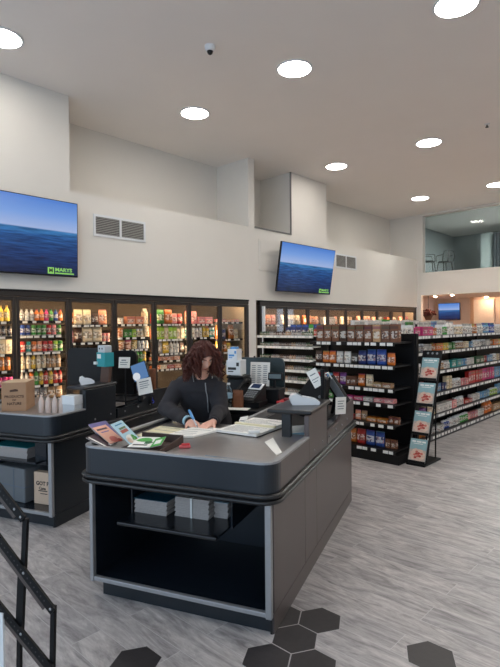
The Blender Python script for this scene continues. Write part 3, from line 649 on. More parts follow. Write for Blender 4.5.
t.part('header', hp, [BLACK2, GREYP])
MZ = (.943, .655, .335, .03)
for z in MZ:
    mb = MB(XF((slant(z), 2.555, z), 0, 0, -PI/2) @ Matrix.Rotation(-.332, 4, 'X'))
    mb.box(-.103, .103, -.03, .012, -.012, -.006); mb.box(-.103, .103, -.032, -.029, -.012, .016)
    t.part('pocket', mb, BLACK2)
MW, MHT = .2, .262
NMG = ['top', 'second', 'third', 'lowest']
SKYM = mat('magazine_sky', (146, 180, 184), .45, var=.12, scale=20); PINKM = mat('magazine_food', (206, 108, 96), .45, var=.4, scale=40); DISHM = mat('magazine_dish', (222, 190, 170), .45, var=.25, scale=30); REDM = mat('magazine_meat', (176, 62, 52), .45, var=.4, scale=70)
for k, z in enumerate(MZ):
    Mz = XF((slant(z), 2.555, z), 0, 0, -PI/2) @ Matrix.Rotation(-.332, 4, 'X')
    T = Thing('magazine', f'cookery magazine with pale teal cover in the {NMG[k]} pocket of the stand', 'magazine', WF, (slant(z), 2.555, z), 'magazines on the slanted stand')
    T.part('pages', MB(Mz).box(-MW/2+.002, MW/2-.002, -.02, -.004, -.004, MHT-.002), PAGED)
    c = MB(Mz); c.box(-MW/2, MW/2, -.0225, -.0205, -.004, MHT, 0)
    cv = T.part('cover', c, SKYM)
    c = MB(Mz)
    pts = [(.088*math.cos(a*PI/10)*(1+.12*math.sin(3*a)), .082+.07*math.sin(a*PI/10)*(1+.1*math.cos(2*a))) for a in range(20)]
    c.box(-MW/2+.002, MW/2-.002, -.0229, -.0223, .0, .14, 3); c.prism(pts, 'y', -.0236, -.0228, 0)
    for q in range(9):
        a = q*2.4; r = .012+.005*q; x, y = r*math.cos(a), .085+r*.8*math.sin(a)
        c.prism([(x+.017*math.cos(b*PI/4), y+.013*math.sin(b*PI/4)) for b in range(8)], 'y', -.0242-.0001*q, -.0234, 1+q % 2)
    T.part('cover_photo', c, [DISHM, PINKM, REDM, mat('magazine_table', (196, 176, 164), .5, var=.2, scale=25)], cv)
    c = MB(Mz)
    for q, (x0, x1, y0, y1) in enumerate(((-.08, -.035, .222, .24), (-.026, .03, .222, .24), (.038, .08, .222, .24), (-.06, .05, .204, .211))): c.box(x0, x1, -.0232, -.0224, y0, y1)
    T.part('cover_title', c, PAPER, cv)

# ------------------------------------------------------------------ checkout counters (frame: s to the right, t away)
def outline(sl, sr, tf, tl, tr, r):
    """open U path: left end, round the front, back along the right side"""
    p = [(sl, tl)]
    p += [(sl+r-r*math.cos(a), tf+r-r*math.sin(a)) for a in [PI/2*k/8 for k in range(9)]]
    p += [(sr-r+r*math.sin(a), tf+r-r*math.cos(a)) for a in [PI/2*k/8 for k in range(9)]]
    return p+[(sr, tr)]
def wall_strip(mb, path, th, z0, z1, m=0):
    """upright band of thickness th on the inner side of an open path"""
    n = len(path); inn = []
    for i, (x, y) in enumerate(path):
        a = path[max(i-1, 0)]; b = path[min(i+1, n-1)]; dx, dy = b[0]-a[0], b[1]-a[1]; l = math.hypot(dx, dy)
        inn.append((x-dy/l*th, y+dx/l*th))
    rings = [[(*path[i], z0), (*path[i], z1), (*inn[i], z1), (*inn[i], z0)] for i in range(n)]
    for i in range(n-1):
        A, B = rings[i], rings[i+1]
        for k in range(4): mb.add([A[k], A[(k+1) % 4], B[(k+1) % 4], B[k]], [(3, 2, 1, 0)], m, 2 < i < n)
    mb.add(rings[0], [(0, 1, 2, 3)], m); mb.add(rings[-1], [(3, 2, 1, 0)], m)
def checkout(label, sl, sr, tf, tl, tr, raise0, raise1, zr, sidemat, ov=0):
    t = Thing('checkout_counter', label, 'checkout counter', CF, ((sl+sr)/2, tf+.5, 0), 'checkout counters')
    bl, br = sl+.015, sr-.005; P = t.part
    # plinth and open bay at the front
    P('plinth', MB().box(bl+.05, br-.004, tf+.05, tf+.08, 0, .1).box(bl+.05, bl+.08, tf+.08, tl, 0, .1), NAVY)
    P('bay_floor', MB().box(bl, br-.02, tf+.03, tf+.75, .1, .118), BAY)
    P('bay_panel', MB().box(bl, bl+.018, tf+.03, tl, .118, .7).box(br-.04, br-.022, tf+.03, tf+.75, .118, .7).box(bl, br-.03, tf+.73, tf+.75, .118, .7).box(bl, br-.02, tf+.03, tl, .69, .705), BAY)
    P('corner_post', MB().box(bl-.006, bl+.018, tf+.0, tf+.03, .09, .70), CHROME, bv=.004)
    P('corner_post', MB().box(br-.036, br-.002, tf, tf+.03, .09, .70), CHROME, bv=.004)
    P('bottom_edge', MB().box(bl+.018, br-.036, tf+.004, tf+.03, .095, .12), CHROME, bv=.003)
    # closed side
    sd = MB(); sd.box(br-.02, br-.008, tf+.03, tr, 0, .70)
    P('side_frame', sd, BUMP)
    kick = P('kick_panel', MB().box(br-.008, br, tf+.035, tr, .0, .105), sidemat)
    cuts = [tf+.035, tf+.635, tf+.925, tr]
    for a, b in zip(cuts[:-1], cuts[1:]): P('side_panel', MB().box(br-.008, br, a+.003, b-.003, .108, .70), sidemat, bv=.0015)
    if tr-tl > .6: P('inner_panel', MB().box(br-.62, br-.60, tl-.0, tr, 0, .84).box(br-.62, br, tr-.02, tr, 0, .70), NAVY)
    # tub around the bagging area
    ap = MB(); wall_strip(ap, outline(sl-ov, sr+.02, tf-.02, tl, tf+.083, .09), .03, .74, .89); P('apron', ap, APRON); P('side_apron', MB().box(sr-.01, sr+.0205, tf+.085, raise0, .742, .889), sidemat, bv=.002)
    rm = MB(); wall_strip(rm, outline(sl-ov-.002, sr+.022, tf-.022, tl, raise0, .092), .034, .89, .902); P('rim', rm, CHROME)
    bp = MB(); oo = outline(sl-ov-.012, sr+.032, tf-.032, tl, tr, .10)
    bp.tube([(x, y, .728) for x, y in oo], .013, 10).tube([(x, y, .698) for x, y in oo], .012, 10)
    wall_strip(bp, outline(sl-ov-.004, sr+.024, tf-.024, tl, tr, .092), .02, .69, .742)
    P('bumper', bp, BUMP)
    P('bagging_top', MB().box(sl-ov+.028, sr-.01, tf+.012, tl, .845, .868), STEEL)
    P('conveyor_bed', MB().box(sr-.60, sr-.01, tl, tr, .82, .85), NAVY)
    P('belt', MB().box(sr-.52, sr-.06, tl+.1, tr-.03, .85, .866), mat('black_belt', (26, 26, 28), .7, spec=.2))
    P('inner_rail', MB().box(sr-.60, sr-.57, tl, tr, .85, .905), CHROME, bv=.004)
    # raised side wall and scooped screen behind it
    rw = MB(); rw.box(sr-.012, sr+.02, raise0, raise1, .74, zr); P('raised_wall', rw, sidemat, bv=.004)
    pts = [(raise1+.03, .74), (tr, .74), (tr, .93)]
    for k in range(9): a = k/8; pts.append((raise1+.62-.24*a, .93-.10*(.5-.5*math.cos(PI*a))))
    pts += [(raise1+.2, .83), (raise1+.03, .83)]
    P('side_wall', MB().prism(pts, 'x', sr-.006, sr+.016), sidemat)
    bo = MB()
    for k in range(6):
        y = raise0+.12+k*.22
        if y < tr-.1:
            for z in ((.80,) if k % 2 else (.79,)): bo.cyl((sr+.014, y, z), (sr+.024, y, z), .008, n=10)
    P('bolts', bo, CHROME)
    return t
# nearest counter
CO = checkout('dark checkout counter in front of the woman, with an open front bay', -2.02, -.86, 2.42, 3.42, 4.6, 3.07, 3.55, 1.03, BROWN_REFL, .04)
tr_ = CO.part('tray_shelf', MB().box(-1.82, -1.18, 2.45, 2.98, .452, .464), BAY)
CO.part('tray_lip', MB().box(-1.82, -1.18, 2.425, 2.45, .448, .468), BUMP, tr_, bv=.006)
CO.part('tray_hanger', MB().box(-1.17, -1.16, 2.6, 2.98, .452, .69).box(-1.84, -1.83, 2.6, 2.98, .452, .69).box(-1.84, -1.16, 2.98, 2.99, .452, .69), BAY, tr_)
CO.part('card_shelf', MB().box(-1.13, -.83, 3.09, 3.64, 1.03, 1.058), BUMP, bv=.012)
CO.part('card_shelf_post', MB().box(-1.05, -.99, 3.16, 3.2, .868, 1.03), BUMP)
CO.part('card_shelf_post', MB().box(-.875, -.845, 3.55, 3.58, .85, 1.03), BLACK2)
# operator cabinet in the notch behind
OC = Thing('cash_cabinet', 'low black cash drawer cabinet beside the woman under the telephone', 'cabinet', CF, (-1.72, 4.2, 0))
OC.part('body', MB().box(-2.02, -1.49, 3.935, 4.62, 0, .86), BLACK, bv=.006)
OC.part('top', MB().box(-2.03, -1.485, 3.915, 4.63, .86, .89), BLACK2, bv=.006)
dr = OC.part('drawer', MB().box(-1.97, -1.53, 3.91, 3.935, .73, .85), BLACK2, bv=.006)
OC.part('lock', MB().cyl((-1.66, 3.903, .79), (-1.66, 3.911, .79), .012, n=12), CHROME, dr)
# left counter
LC = checkout('dark checkout counter at the left edge carrying a cardboard box', -4.1, -2.95, 3.12, 4.1, 5.25, 3.5, 3.92, 1.06, NAVY)
LC.part('tray_shelf', MB().box(-3.95, -3.2, 3.2, 3.75, .47, .485), BAY)
LC.part('tray_bracket', MB().box(-3.30, -3.18, 3.3, 3.33, .44, .69), BAY)
LC.part('card_shelf', MB().box(-3.12, -2.93, 3.48, 3.95, 1.06, 1.088), BUMP, bv=.012)
LC.part('operator_panel', MB().box(-3.56, -3.53, 4.1, 5.2, 0, .82), NAVY)
sg = MB(M:=XF((-2.932, 4.52, .83), 0, 0, PI/2) @ Matrix.Rotation(PI/2, 4, 'X') @ Matrix.Diagonal((.75, .75, 1, 1)))
sq = [(-.045, -.06), (.045, -.06), (.045, .06), (-.045, .06)]
sg.prism(sq, 'z', .0155, .0175, 0)
st = LC.part('access_sticker', sg, BLACK)
sg = MB(M); sg.tube([(.022*math.cos(a), -.018+.022*math.sin(a), .019) for a in [k*.35-2.6 for k in range(14)]], .004, 6)
sg.tube([(-.006, .022, .019), (-.006, -.005, .019), (.014, -.005, .019), (.024, -.03, .019)], .0045, 6).ball((-.006, .036, .019), (.008, .008, .002), 10, 6)
LC.part('access_symbol', sg, mat('symbol_blue', (62, 84, 210), .5), st)

# ---- paper goods in the bays
def paper_stack(label, s0, s1, t0, t1, z, h, n, top=None, strap=None, group=None, rz=0):
    T = Thing('paper_stack', label, 'paper stack', CF, ((s0+s1)/2, (t0+t1)/2, z), group)
    b = MB()
    for k in range(n):
        o = .003*((k*37) % 3-1); b.box(s0+o, s1+o, t0+o*.5, t1, z+h*k/n, z+h*(k+.985)/n)
    T.part('sheets', b, PAGED)
    if top: T.part('top_sheet', MB().box(s0-.004, s1+.002, t0-.004, t1, z+h, z+h+.003), top)
    if strap: T.part('strap', MB().box((s0+s1)/2-.006, (s0+s1)/2+.006, t0-.007, t0-.005, z, z+h+.003).box((s0+s1)/2-.006, (s0+s1)/2+.006, t0-.007, t1, z+h, z+h+.003), TAG)
    return T
paper_stack('stack of magazines with a dark teal cover in the near counter bay', -1.82, -1.595, 2.61, 2.9, .464, .083, 9, mat('teal_cover', (30, 84, 104), .4, var=.3, scale=20))
paper_stack('strapped bundle of pale newspapers right of the teal magazines', -1.555, -1.33, 2.64, 2.93, .464, .115, 12, None, True)
paper_stack('loose pile of leaflets at the right end of the near bay shelf', -1.322, -1.235, 2.70, 2.95, .464, .09, 8, mat('pale_leaflet', (150, 170, 180), .5, var=.3, scale=30))
paper_stack('flat pile of leaflets with turquoise cover on the left bay shelf', -3.78, -3.36, 3.27, 3.6, .485, .09, 6, TEAL)
T = Thing('wrapped_parcel', 'bluish paper wrapped bundle on the floor of the left counter bay', 'parcel', CF, (-3.5, 3.45, .118))
T.part('wrapping', MB(XF((-3.52, 3.42, .118), 0, 0, -.12)).box(-.19, .19, -.17, .17, 0, .29), mat('blue_grey_wrap', (104, 108, 112), .5), bv=.012)
T.part('band', MB(XF((-3.52, 3.42, .118), 0, 0, -.12)).box(-.192, .192, -.172, .172, .13, .136).box(.05, .056, -.173, -.171, 0, .292), mat('wrap_band', (92, 106, 122), .5))
solo('crumpled_bag', 'crumpled pale blue plastic bag at the far left of the bay', 'plastic bag', CF, (-3.79, 3.3, .118), MB().ball((-3.80, 3.3, .25), (.09, .08, .13), 9, 6), mat('pale_plastic_bag', (176, 200, 214), .3, var=.15))
T = Thing('paper_bag', 'kraft paper bag with printed letters standing in the left counter bay', 'paper bag', CF, (-3.19, 3.30, .118))
BM = XF((-3.19, 3.30, .118), 0, 0, .02)
T.part('bag', MB(BM).box(-.10, .10, -.03, .03, 0, .27), KRAFT, bv=.006)
TM = BM @ Matrix.Translation((0, -.0312, 0)) @ Matrix.Rotation(PI/2, 4, 'X')
T.text('GOT P', .046, INK, TM @ Matrix.Translation((-.075, .175, 0)), align='LEFT')
T.text('Cane', .034, INK, TM @ Matrix.Translation((-.045, .135, 0)), align='LEFT')
T.part('small_print', MB(BM).box(-.05, .045, -.0318, -.031, .11, .118).box(-.03, .045, -.0318, -.031, .088, .094), INK)

# ---- on the left counter
T = Thing('cardboard_box', 'closed brown cardboard box with dark print on the left counter', 'cardboard box', CF, (-3.6, 3.4, .868))
BM = XF((-3.665, 3.29, .868), 0, 0, .55)
b = MB(BM); b.box(0, .205, 0, .30, 0, .25, 0)
T.part('carton', b, CARD, bv=.004)
T.part('flaps', MB(BM).box(0, .102, 0, .30, .25, .2535).box(.104, .205, 0, .30, .25, .2535), CARDL, label='light brown top flaps')
BM = BM @ Matrix.Translation((.105, -.0012, 0)) @ Matrix.Rotation(PI/2, 4, 'X')
T.text('PRODUCTS', .031, PRINT, BM @ Matrix.Translation((0, .128, 0)))
T.text('OF', .024, PRINT, BM @ Matrix.Translation((0, .098, 0)))
T.text('NATURE', .031, PRINT, BM @ Matrix.Translation((0, .066, 0)))
T.part('printed_mark', MB(BM).prism([(-.035, .17), (.035, .175), (.03, .19), (.01, .195), (-.035, .186)], 'z', 0, .0012), PRINT)
for k in range(4):
    s0 = -3.16+.015*k; t0 = 3.33+k*.012
    x = -3.285+.058*k; y = 3.36+.018*k
    b = MB(); 
    for i in range(7):
        pass
    rings = []
    for z, q in ((0, .9), (.05, 1), (.10, .96), (.125, .6), (.14, .25), (.155, .35)):
        rings.append([(x+.026*q*(1+.12*math.sin(3*a+k))*math.cos(a), y+.022*q*math.sin(a), .868+z) for a in [2*PI*i/12 for i in range(12)]])
    b.ringloft(rings)
    solo('wrapped_roll', ['first', 'second', 'third', 'fourth'][k]+' pale wrapped bundle right of the cardboard box', 'wrapped bundle', CF, (x, y, .868), b, mat('pale_wrap', (206, 186, 176), .4, var=.15, scale=30), 'pale wrapped bundles beside the cardboard box')
T = Thing('leaflet_box', 'small white box of leaflets beside the raised wall of left counter', 'box', CF, (-3.02, 3.45, .868))
T.part('box', MB().box(-3.09, -2.965, 3.40, 3.5, .868, .945), LGREY, bv=.003); T.part('lid', MB().box(-3.093, -2.962, 3.397, 3.503, .945, 1.02), WHITE, bv=.003)
def card_terminal(label, M, frame, org, dark=False, big=1.0):
    T = Thing('card_terminal', label, 'card terminal', frame, org, 'card payment terminals')
    prof = [(0, 0), (.185, 0), (.19, .02), (.16, .038), (.07, .056), (.035, .075), (.0, .07), (-.015, .04)]
    b = MB(M); b.prism([(y, z) for y, z in prof], 'x', -.042, .042)
    T.part('body', b, WHITE, bv=.008)
    n = Matrix.Translation((0, .112, .0478)) @ Matrix.Rotation(-.195, 4, 'X')
    T.part('keypad', MB(M @ n).box(-.03, .03, -.035, .035, 0, .003), LGREY)
    n2 = Matrix.Translation((0, .051, .0665)) @ Matrix.Rotation(-.49, 4, 'X')
    T.part('display', MB(M @ n2).box(-.032, .032, -.02, .02, 0, .003), LCDG)
    return T
card_terminal('pale card terminal on the raised shelf of the left counter', XF((-3.06, 3.60, 1.088), .12, 0, -.75) @ Matrix.Diagonal((.8, .6, 1, 1)), CF, (-3.05, 3.62, 1.088))
T = Thing('display_stand', 'teal and white display box on a brown stand behind left card terminal', 'counter display', CF, (-3.02, 3.86, 1.088))
b = MB(XF((-3.0, 3.86, 1.088), 0, .12, 0)); b.box(-.045, .045, -.02, .02, 0, .16); T.part('stand', b, mat('brown_stand', (92, 66, 54), .6))
b = MB(XF((-2.985, 3.85, 1.235), 0, 0, -.35)); b.box(-.075, .06, -.05, .05, 0, .13); T.part('teal_box', b, TEAL, bv=.004)
b = MB(XF((-2.985, 3.85, 1.235), 0, 0, -.35)); b.box(-.06, .0, -.0515, -.05, .075, .115); T.part('teal_box_label', b, TAG); b = MB(XF((-2.985, 3.85, 1.235), 0, 0, -.35)); b.box(-.085, -.05, -.075, -.05, .02, .045); T.part('card_tab', b, TAG)
b = MB(XF((-2.995, 3.85, 1.365), 0, 0, -.35)); b.box(-.055, .055, -.04, .04, 0, .065); tp = T.part('white_top', b, LGREY, bv=.006)
b = MB(XF((-2.995, 3.85, 1.365), 0, 0, -.35)); b.ball((-.022, -.041, .036), (.009, .004, .009), 10, 6).ball((.022, -.041, .036), (.009, .004, .009), 10, 6); T.part('round_mark', b, INK, tp)
def screen_panel(label, s0, s1, t0, z0, z1, rz, name='till_screen', z_floor=.866):
    T = Thing(name, label, 'till screen', CF, ((s0+s1)/2, t0, z_floor)); cx = (s0+s1)/2
    M = XF((cx, t0, 0), 0, 0, rz); h = (s1-s0)/2
    pts = [(-h, z0), (h, z0), (h+.0, z1-.05), (h-.015, z1-.015), (h-.05, z1), (-h+.05, z1), (-h+.015, z1-.015), (-h, z1-.05)]
    T.part('rear_shell', MB(M).prism(pts, 'y', 0, .03), TEALK if 'woman' in label else BLACK, bv=.005)
    T.part('stand', MB(M).box(-.12, .12, .0, .06, z_floor, z0+.02).box(-.15, .15, -.08, .1, z_floor, z_floor+.012), BLACK)
    tb = MB(M)
    for x in (-h*.55, -h*.05, h*.5): tb.box(x-.006, x+.006, .005, .02, z1-.004, z1+.014)
    T.part('clip', tb, BLACK2)
    return T
screen_panel('broad black till screen behind the raised shelf of left counter', -3.74, -3.2, 4.2, 1.0, 1.385, 0)
screen_panel('black till screen partly behind the white sign on left counter', -3.45, -3.13, 4.55, 1.0, 1.345, 0)
T = Thing('sign_holder', 'white card sign on a thin pole at the left counter', 'sign', CF, (-2.985, 4.12, .866))
T.part('pole', MB().cyl((-2.965, 4.12, .83), (-2.965, 4.12, 1.22), .007, n=10), BLACK2)
T.part('card', MB(XF((-2.97, 4.11, 1.20), -.15, 0, .1)).box(-.06, .06, -.006, -.001, 0, .105), PAPER)
T.part('printing', MB(XF((-2.97, 4.11, 1.20), -.15, 0, .1)).box(-.04, .03, -.008, -.006, .03, .036).box(-.045, .04, -.008, -.006, .05, .056).box(-.03, .02, -.008, -.006, .07, .08), GREYP)
T = Thing('tilted_till_screen', 'tilted till screen with a pale blue picture and white disc', 'till screen', CF, (-2.86, 4.38, .83))
M = XF((-2.90, 4.30, 1.085), -.1, 0, .15) @ Matrix.Rotation(-.35, 4, 'Y')
T.part('casing', MB(M).box(-.085, .085, 0, .025, -.02, .16), BLACK, bv=.004)
T.part('picture', MB(M).box(-.078, .078, -.003, 0, -.012, .152), SCRBLUE)
T.part('white_disc', MB(M).prism([(-.045+.04*math.cos(a*PI/10), .03+.04*math.sin(a*PI/10)) for a in range(20)], 'y', -.0045, -.003), emit('screen_white', (230, 236, 244), .8))
T.part('arm', MB().box(-2.97, -2.93, 4.33, 4.37, .85, 1.10), BLACK)
M = XF((-2.82, 4.25, .955), -.15, 0, .2) @ Matrix.Rotation(-.22, 4, 'Y')
T = Thing('paper_notice', 'white printed paper notice leaning below the tilted till screen', 'notice', CF, (-2.82, 4.25, .93))
T.part('sheet', MB(M).box(-.075, .075, -.004, 0, -.02, .135), PAPER)
T.part('printing', MB(M).box(-.05, .05, -.0055, -.004, .10, .11).box(-.05, .04, -.0055, -.004, .08, .086).box(-.05, .05, -.0055, -.004, .06, .066).box(-.05, .03, -.0055, -.004, .04, .046), GREYP)
T.part('rest', MB(M).box(-.05, .05, 0, .12, -.03, -.02), BLACK)
solo('snack_bag', 'brown snack packet standing behind the tilted till screen', 'snack packet', CF, (-3.07, 4.75, .866), MB().box(-3.11, -3.03, 4.73, 4.78, .866, 1.14), AMBER, bv=.01)
solo('blue_cloth', 'blue grey cloth on the rear end of the left counter', 'cloth', CF, (-3.06, 4.58, .866), MB().ball((-3.06, 4.58, .966), (.075, .10, .10), 12, 8), mat('denim_blue', (78, 100, 128), .8, var=.2, scale=30))

# ---- on the near counter
Z0 = .868
def flat_mag(label, BL, BR, TL, m, hgt=.21, extra=None, group='magazines in the counter tray', name='magazine'):
    """magazine given by its two lower corners and one upper corner"""
    BL, BR, TL = Vector(BL), Vector(BR), Vector(TL); w_ = (BR-BL).length; x = (BR-BL).normalized(); n = x.cross(TL-BL).normalized(); y = n.cross(x); h = hgt
    c = BL+x*w_/2+y*h/2; M = Matrix(((x.x, y.x, n.x, c.x), (x.y, y.y, n.y, c.y), (x.z, y.z, n.z, c.z), (0, 0, 0, 1)))
    T = Thing(name, label, 'magazine', CF, tuple(BL), group)
    T.part('pages', MB(M).box(-w_/2, w_/2, -h/2, h/2, 0, .005), PAGED)
    cv = T.part('cover', MB(M).box(-w_/2-.001, w_/2+.001, -h/2-.001, h/2+.001, .005, .0065), m)
    if extra:
        for nm, mm, pts in extra: T.part(nm, MB(M).prism(pts, 'z', .0065, .0072), mm, cv)
    return T
def blob(x, y, rx, ry, n=14, w_=0): return [(x+rx*math.cos(2*PI*k/n)*(1+w_*math.sin(5*k)), y+ry*math.sin(2*PI*k/n)) for k in range(n)]
def rect(x0, x1, y0, y1): return [(x0, y0), (x1, y0), (x1, y1), (x0, y1)]
T = Thing('magazine_tray', 'low brown tray of magazines at the front left counter corner', 'tray', CF, (-1.68, 2.63, Z0))
TB = mat('tray_brown', (70, 54, 48), .6, var=.25, scale=40)
T.part('base', MB().box(-1.86, -1.56, 2.48, 2.76, Z0, Z0+.006), TB)
T.part('side', MB().box(-1.86, -1.56, 2.48, 2.486, Z0, Z0+.012), TB); T.part('side', MB().box(-1.86, -1.56, 2.754, 2.76, Z0, Z0+.055), TB); T.part('side', MB().prism([(2.48, Z0), (2.76, Z0), (2.76, Z0+.055), (2.48, Z0+.02)], 'x', -1.566, -1.56), TB)
flat_mag('violet magazine at the far left of the counter tray', (-1.985, 2.52, .905), (-1.965, 2.66, .905), (-2.075, 2.50, .965), PURP, .15)
flat_mag('dark plum magazine under the salmon one in the tray', (-1.90, 2.44, .885), (-1.92, 2.57, .885), (-2.02, 2.45, .935), MAROON, .14, [('cover_strip', PAPER, rect(-.06, -.045, -.06, .06)), ('cover_title', PAPER, rect(-.01, .03, -.07, -.05))])
flat_mag('salmon pink magazine second from right in the counter tray', (-1.915, 2.50, .895), (-1.905, 2.615, .895), (-2.045, 2.49, .968), PINKP, .165, [('cover_food', PINKM, blob(.0, -.055, .03, .03)), ('cover_food', REDM, blob(.03, -.075, .018, .016)), ('cover_title', PURP, rect(-.035, .03, .02, .028)), ('cover_title', MAROON, rect(-.045, .04, .045, .06))])
flat_mag('pale blue cookery magazine leaning highest in the counter tray', (-1.80, 2.53, .892), (-1.83, 2.68, .892), (-1.905, 2.47, 1.0), SKYP, .168, [('cover_dish', TAG, blob(-.01, -.055, .05, .034)), ('cover_dish', DISHM, blob(-.035, -.06, .026, .022)), ('cover_salad', GREENP, blob(.03, -.055, .028, .024, 14, .3)), ('cover_food', REDM, blob(.045, -.08, .02, .013)), ('cover_title', mat('title_red', (170, 90, 80), .6), rect(-.045, .045, -.002, .022)), ('cover_title', mat('title_green', (96, 120, 84), .6), rect(-.035, .05, .026, .04)), ('cover_title', BLUEP, rect(-.045, .045, .06, .068))])
flat_mag('green and white leaflet lying flat in the counter tray', (-1.79, 2.50, .885), (-1.66, 2.53, .885), (-1.82, 2.69, .90), TAG, .2, [('cover_leaf', GREENP, blob(-.01, .04, .05, .04, 14, .2)), ('cover_leaf', mat('leaf_dark', (40, 100, 56), .6), blob(.03, -.01, .03, .03, 12, .3)), ('cover_text', INK, rect(-.05, .04, -.07, -.05))])
flat_mag('small green recipe leaflet against the right tray edge', (-1.645, 2.52, .89), (-1.585, 2.54, .905), (-1.67, 2.66, .91), GREENP, .15, [('cover_text', TAG, rect(-.02, .02, -.04, .03))])
T = Thing('stapler', 'small coral red gadget lying beside the magazine tray', 'desk gadget', CF, (-1.50, 2.68, Z0))
T.part('body', MB(XF((-1.50, 2.67, Z0), 0, 0, .5)).box(-.035, .035, -.018, .018, 0, .018), PINKR, bv=.007)
T.part('cap', MB(XF((-1.50, 2.67, Z0), 0, 0, .5)).box(-.02, .03, -.012, .012, .018, .028), RED, bv=.004)
def sheet(label, pts, z, m, lines=0, name='paper_sheet', cat='paper', group=None, th=.003):
    cx = sum(p[0] for p in pts)/4; cy = sum(p[1] for p in pts)/4
    T = Thing(name, label, cat, CF, (cx, cy, z), group)
    T.part('sheet', MB().prism(pts, 'z', z, z+th), m)
    if lines:
        b = MB(); A, B, C_, D_ = [Vector(p) for p in pts]
        for k in range(lines):
            f = .12+.76*k/max(1, lines-1); p = A.lerp(D_, f); q = B.lerp(C_, f); e = random.uniform(.6, .92); g = .008
            a1 = p.lerp(q, .08); a2 = p.lerp(q, e); d = (D_-A).normalized()*g
            b.prism([tuple(a1), tuple(a2), tuple(a2+d), tuple(a1+d)], 'z', z+th, z+th+.0004)
        T.part('writing', b, GREYP)
    return T
sheet('pale yellow paper left of the white notepad under the womans arm', [(-1.98, 2.86), (-1.72, 2.84), (-1.73, 3.16), (-2.0, 3.2)], Z0, CREAMP, 4)
NP = sheet('white notepad the woman is writing on', [(-1.78, 2.85), (-1.58, 2.92), (-1.49, 3.2), (-1.72, 3.22)], Z0+.003, PAPER, 5, 'notepad', 'notepad', None, .012)
T = Thing('ring_binder', 'open binder of white printed sheets on the steel counter top', 'binder', CF, (-1.3, 3.33, Z0))
BM = XF((-1.31, 3.33, Z0), 0, 0, -.18)
T.part('board', MB(BM).box(-.165, .165, -.23, .25, 0, .006), BLACK)
pg = T.part('pages', MB(BM).box(-.16, .16, -.235, .01, .006, .022).box(-.16, .16, .012, .245, .006, .03), PAPER)
b = MB(BM)
for k in range(9): b.box(-.13, .04+.08*((k*7) % 3)/2, -.21+k*.022, -.203+k*.022, .022, .0224)
for k in range(6): b.box(-.12, .03+.1*((k*5) % 3)/2, .05+k*.028, .058+k*.028, .03, .0304)
T.part('writing', b, GREYP, pg)
T.part('spine', MB(BM).box(-.165, .165, -.004, .018, .022, .034), CREAMP)
T.part('curled_corner', MB(BM).tube([(.10, -.235, .034), (.16, -.19, .034)], .012, 10), TAG, pg)
T = Thing('folded_leaflet', 'pale blue folded leaflet under the raised card shelf', 'leaflet', CF, (-.98, 3.32, Z0))
T.part('lower_fold', MB(XF((-1.0, 3.36, Z0), 0, 0, .1)).box(-.09, .09, -.1, .1, 0, .004), SKYP)
T.part('upper_fold', MB(XF((-1.0, 3.36, Z0+.005), .05, -.12, .1)).box(-.09, .09, -.1, .1, .008, .012), PAPER)
T = Thing('sign_strip', 'blue printed strip lying along the front edge of the near counter', 'sign strip', CF, (-1.1, 2.5, Z0))
T.part('strip', MB().prism([(-1.30, 2.50), (-.93, 2.475), (-.93, 2.535), (-1.30, 2.55)], 'z', Z0, Z0+.003), BLUEP)
b = MB()
for k in range(9): x = -1.15+k*.021; b.box(x, x+.013, 2.50, 2.522+.006*(k % 2), Z0+.003, Z0+.0038)
T.part('lettering', b, TAG)
sheet('narrow pale strip between the binder and the counter corner', [(-1.10, 2.97), (-.925, 2.69), (-.915, 2.755), (-1.09, 3.10)], Z0, PAPER, 0, 'pale_strip')  # thin pale strip laid flat on the counter top
# card shelf and sign
card_terminal('white card terminal on the raised shelf of the near counter', XF((-1.03, 3.32, 1.058), 0, 0, -1.15), CF, (-.98, 3.35, 1.058))
T = Thing('sign_holder', 'white card sign on a black pole behind the near card terminal', 'sign', CF, (-.90, 3.66, .85))
T.part('pole', MB().cyl((-.905, 3.69, .85), (-.905, 3.69, 1.27), .016, n=12), BLACK2)
M = XF((-.93, 3.68, 1.155), -.1, 0, .35) @ Matrix.Rotation(-.5, 4, 'Y')
T.part('card', MB(M).box(-.038, .038, -.008, -.003, -.01, .125), PAPER)
T.part('backing', MB(M).box(-.03, .03, -.003, .006, .0, .1), BLACK)
T.part('printing', MB(M).box(-.025, .02, -.0095, -.008, .085, .093).box(-.028, .028, -.0095, -.008, .05, .055).box(-.028, .01, -.0095, -.008, .03, .035), GREYP)
T = Thing('till_monitor', 'black till monitor turned away behind the white card sign', 'till screen', CF, (-1.1, 4.0, .866))
pts = [(-.19, 0), (.16, -.02), (.16, .24), (.13, .265), (-.0, .25), (-.13, .10)]
M = XF((-1.10, 4.0, .93), -.15, 0, -.45)
T.part('rear_shell', MB(M).prism(pts, 'y', 0, .05), BLACK, bv=.012)
T.part('stand', MB().cyl((-1.08, 4.03, .866), (-1.08, 4.03, 1.0), .03, n=12).cyl((-1.08, 4.03, .866), (-1.08, 4.03, .88), .11, n=20), BLACK)
b = MB(M)
for x in (.02, .07, .11):
    b.ball((x, -.003, .03+.6*x), .012, 8, 6)
T.part('badge', b, GREYP)
T = Thing('customer_display', 'tilted grey customer display on a black arm at the near counter', 'till screen', CF, (-.87, 4.1, .866))
M = XF((-.885, 4.08, 1.07), .25, 0, -.5) @ Matrix.Rotation(-.55, 4, 'Y')
T.part('casing', MB(M).box(-.065, .045, 0, .03, -.13, .12), BLACK, bv=.006)
T.part('face', MB(M).box(-.035, .04, -.004, 0, -.11, .10), GREYP)
T.part('arm', MB().cyl((-.94, 4.16, .866), (-.90, 4.12, 1.03), .016, n=10), BLACK)
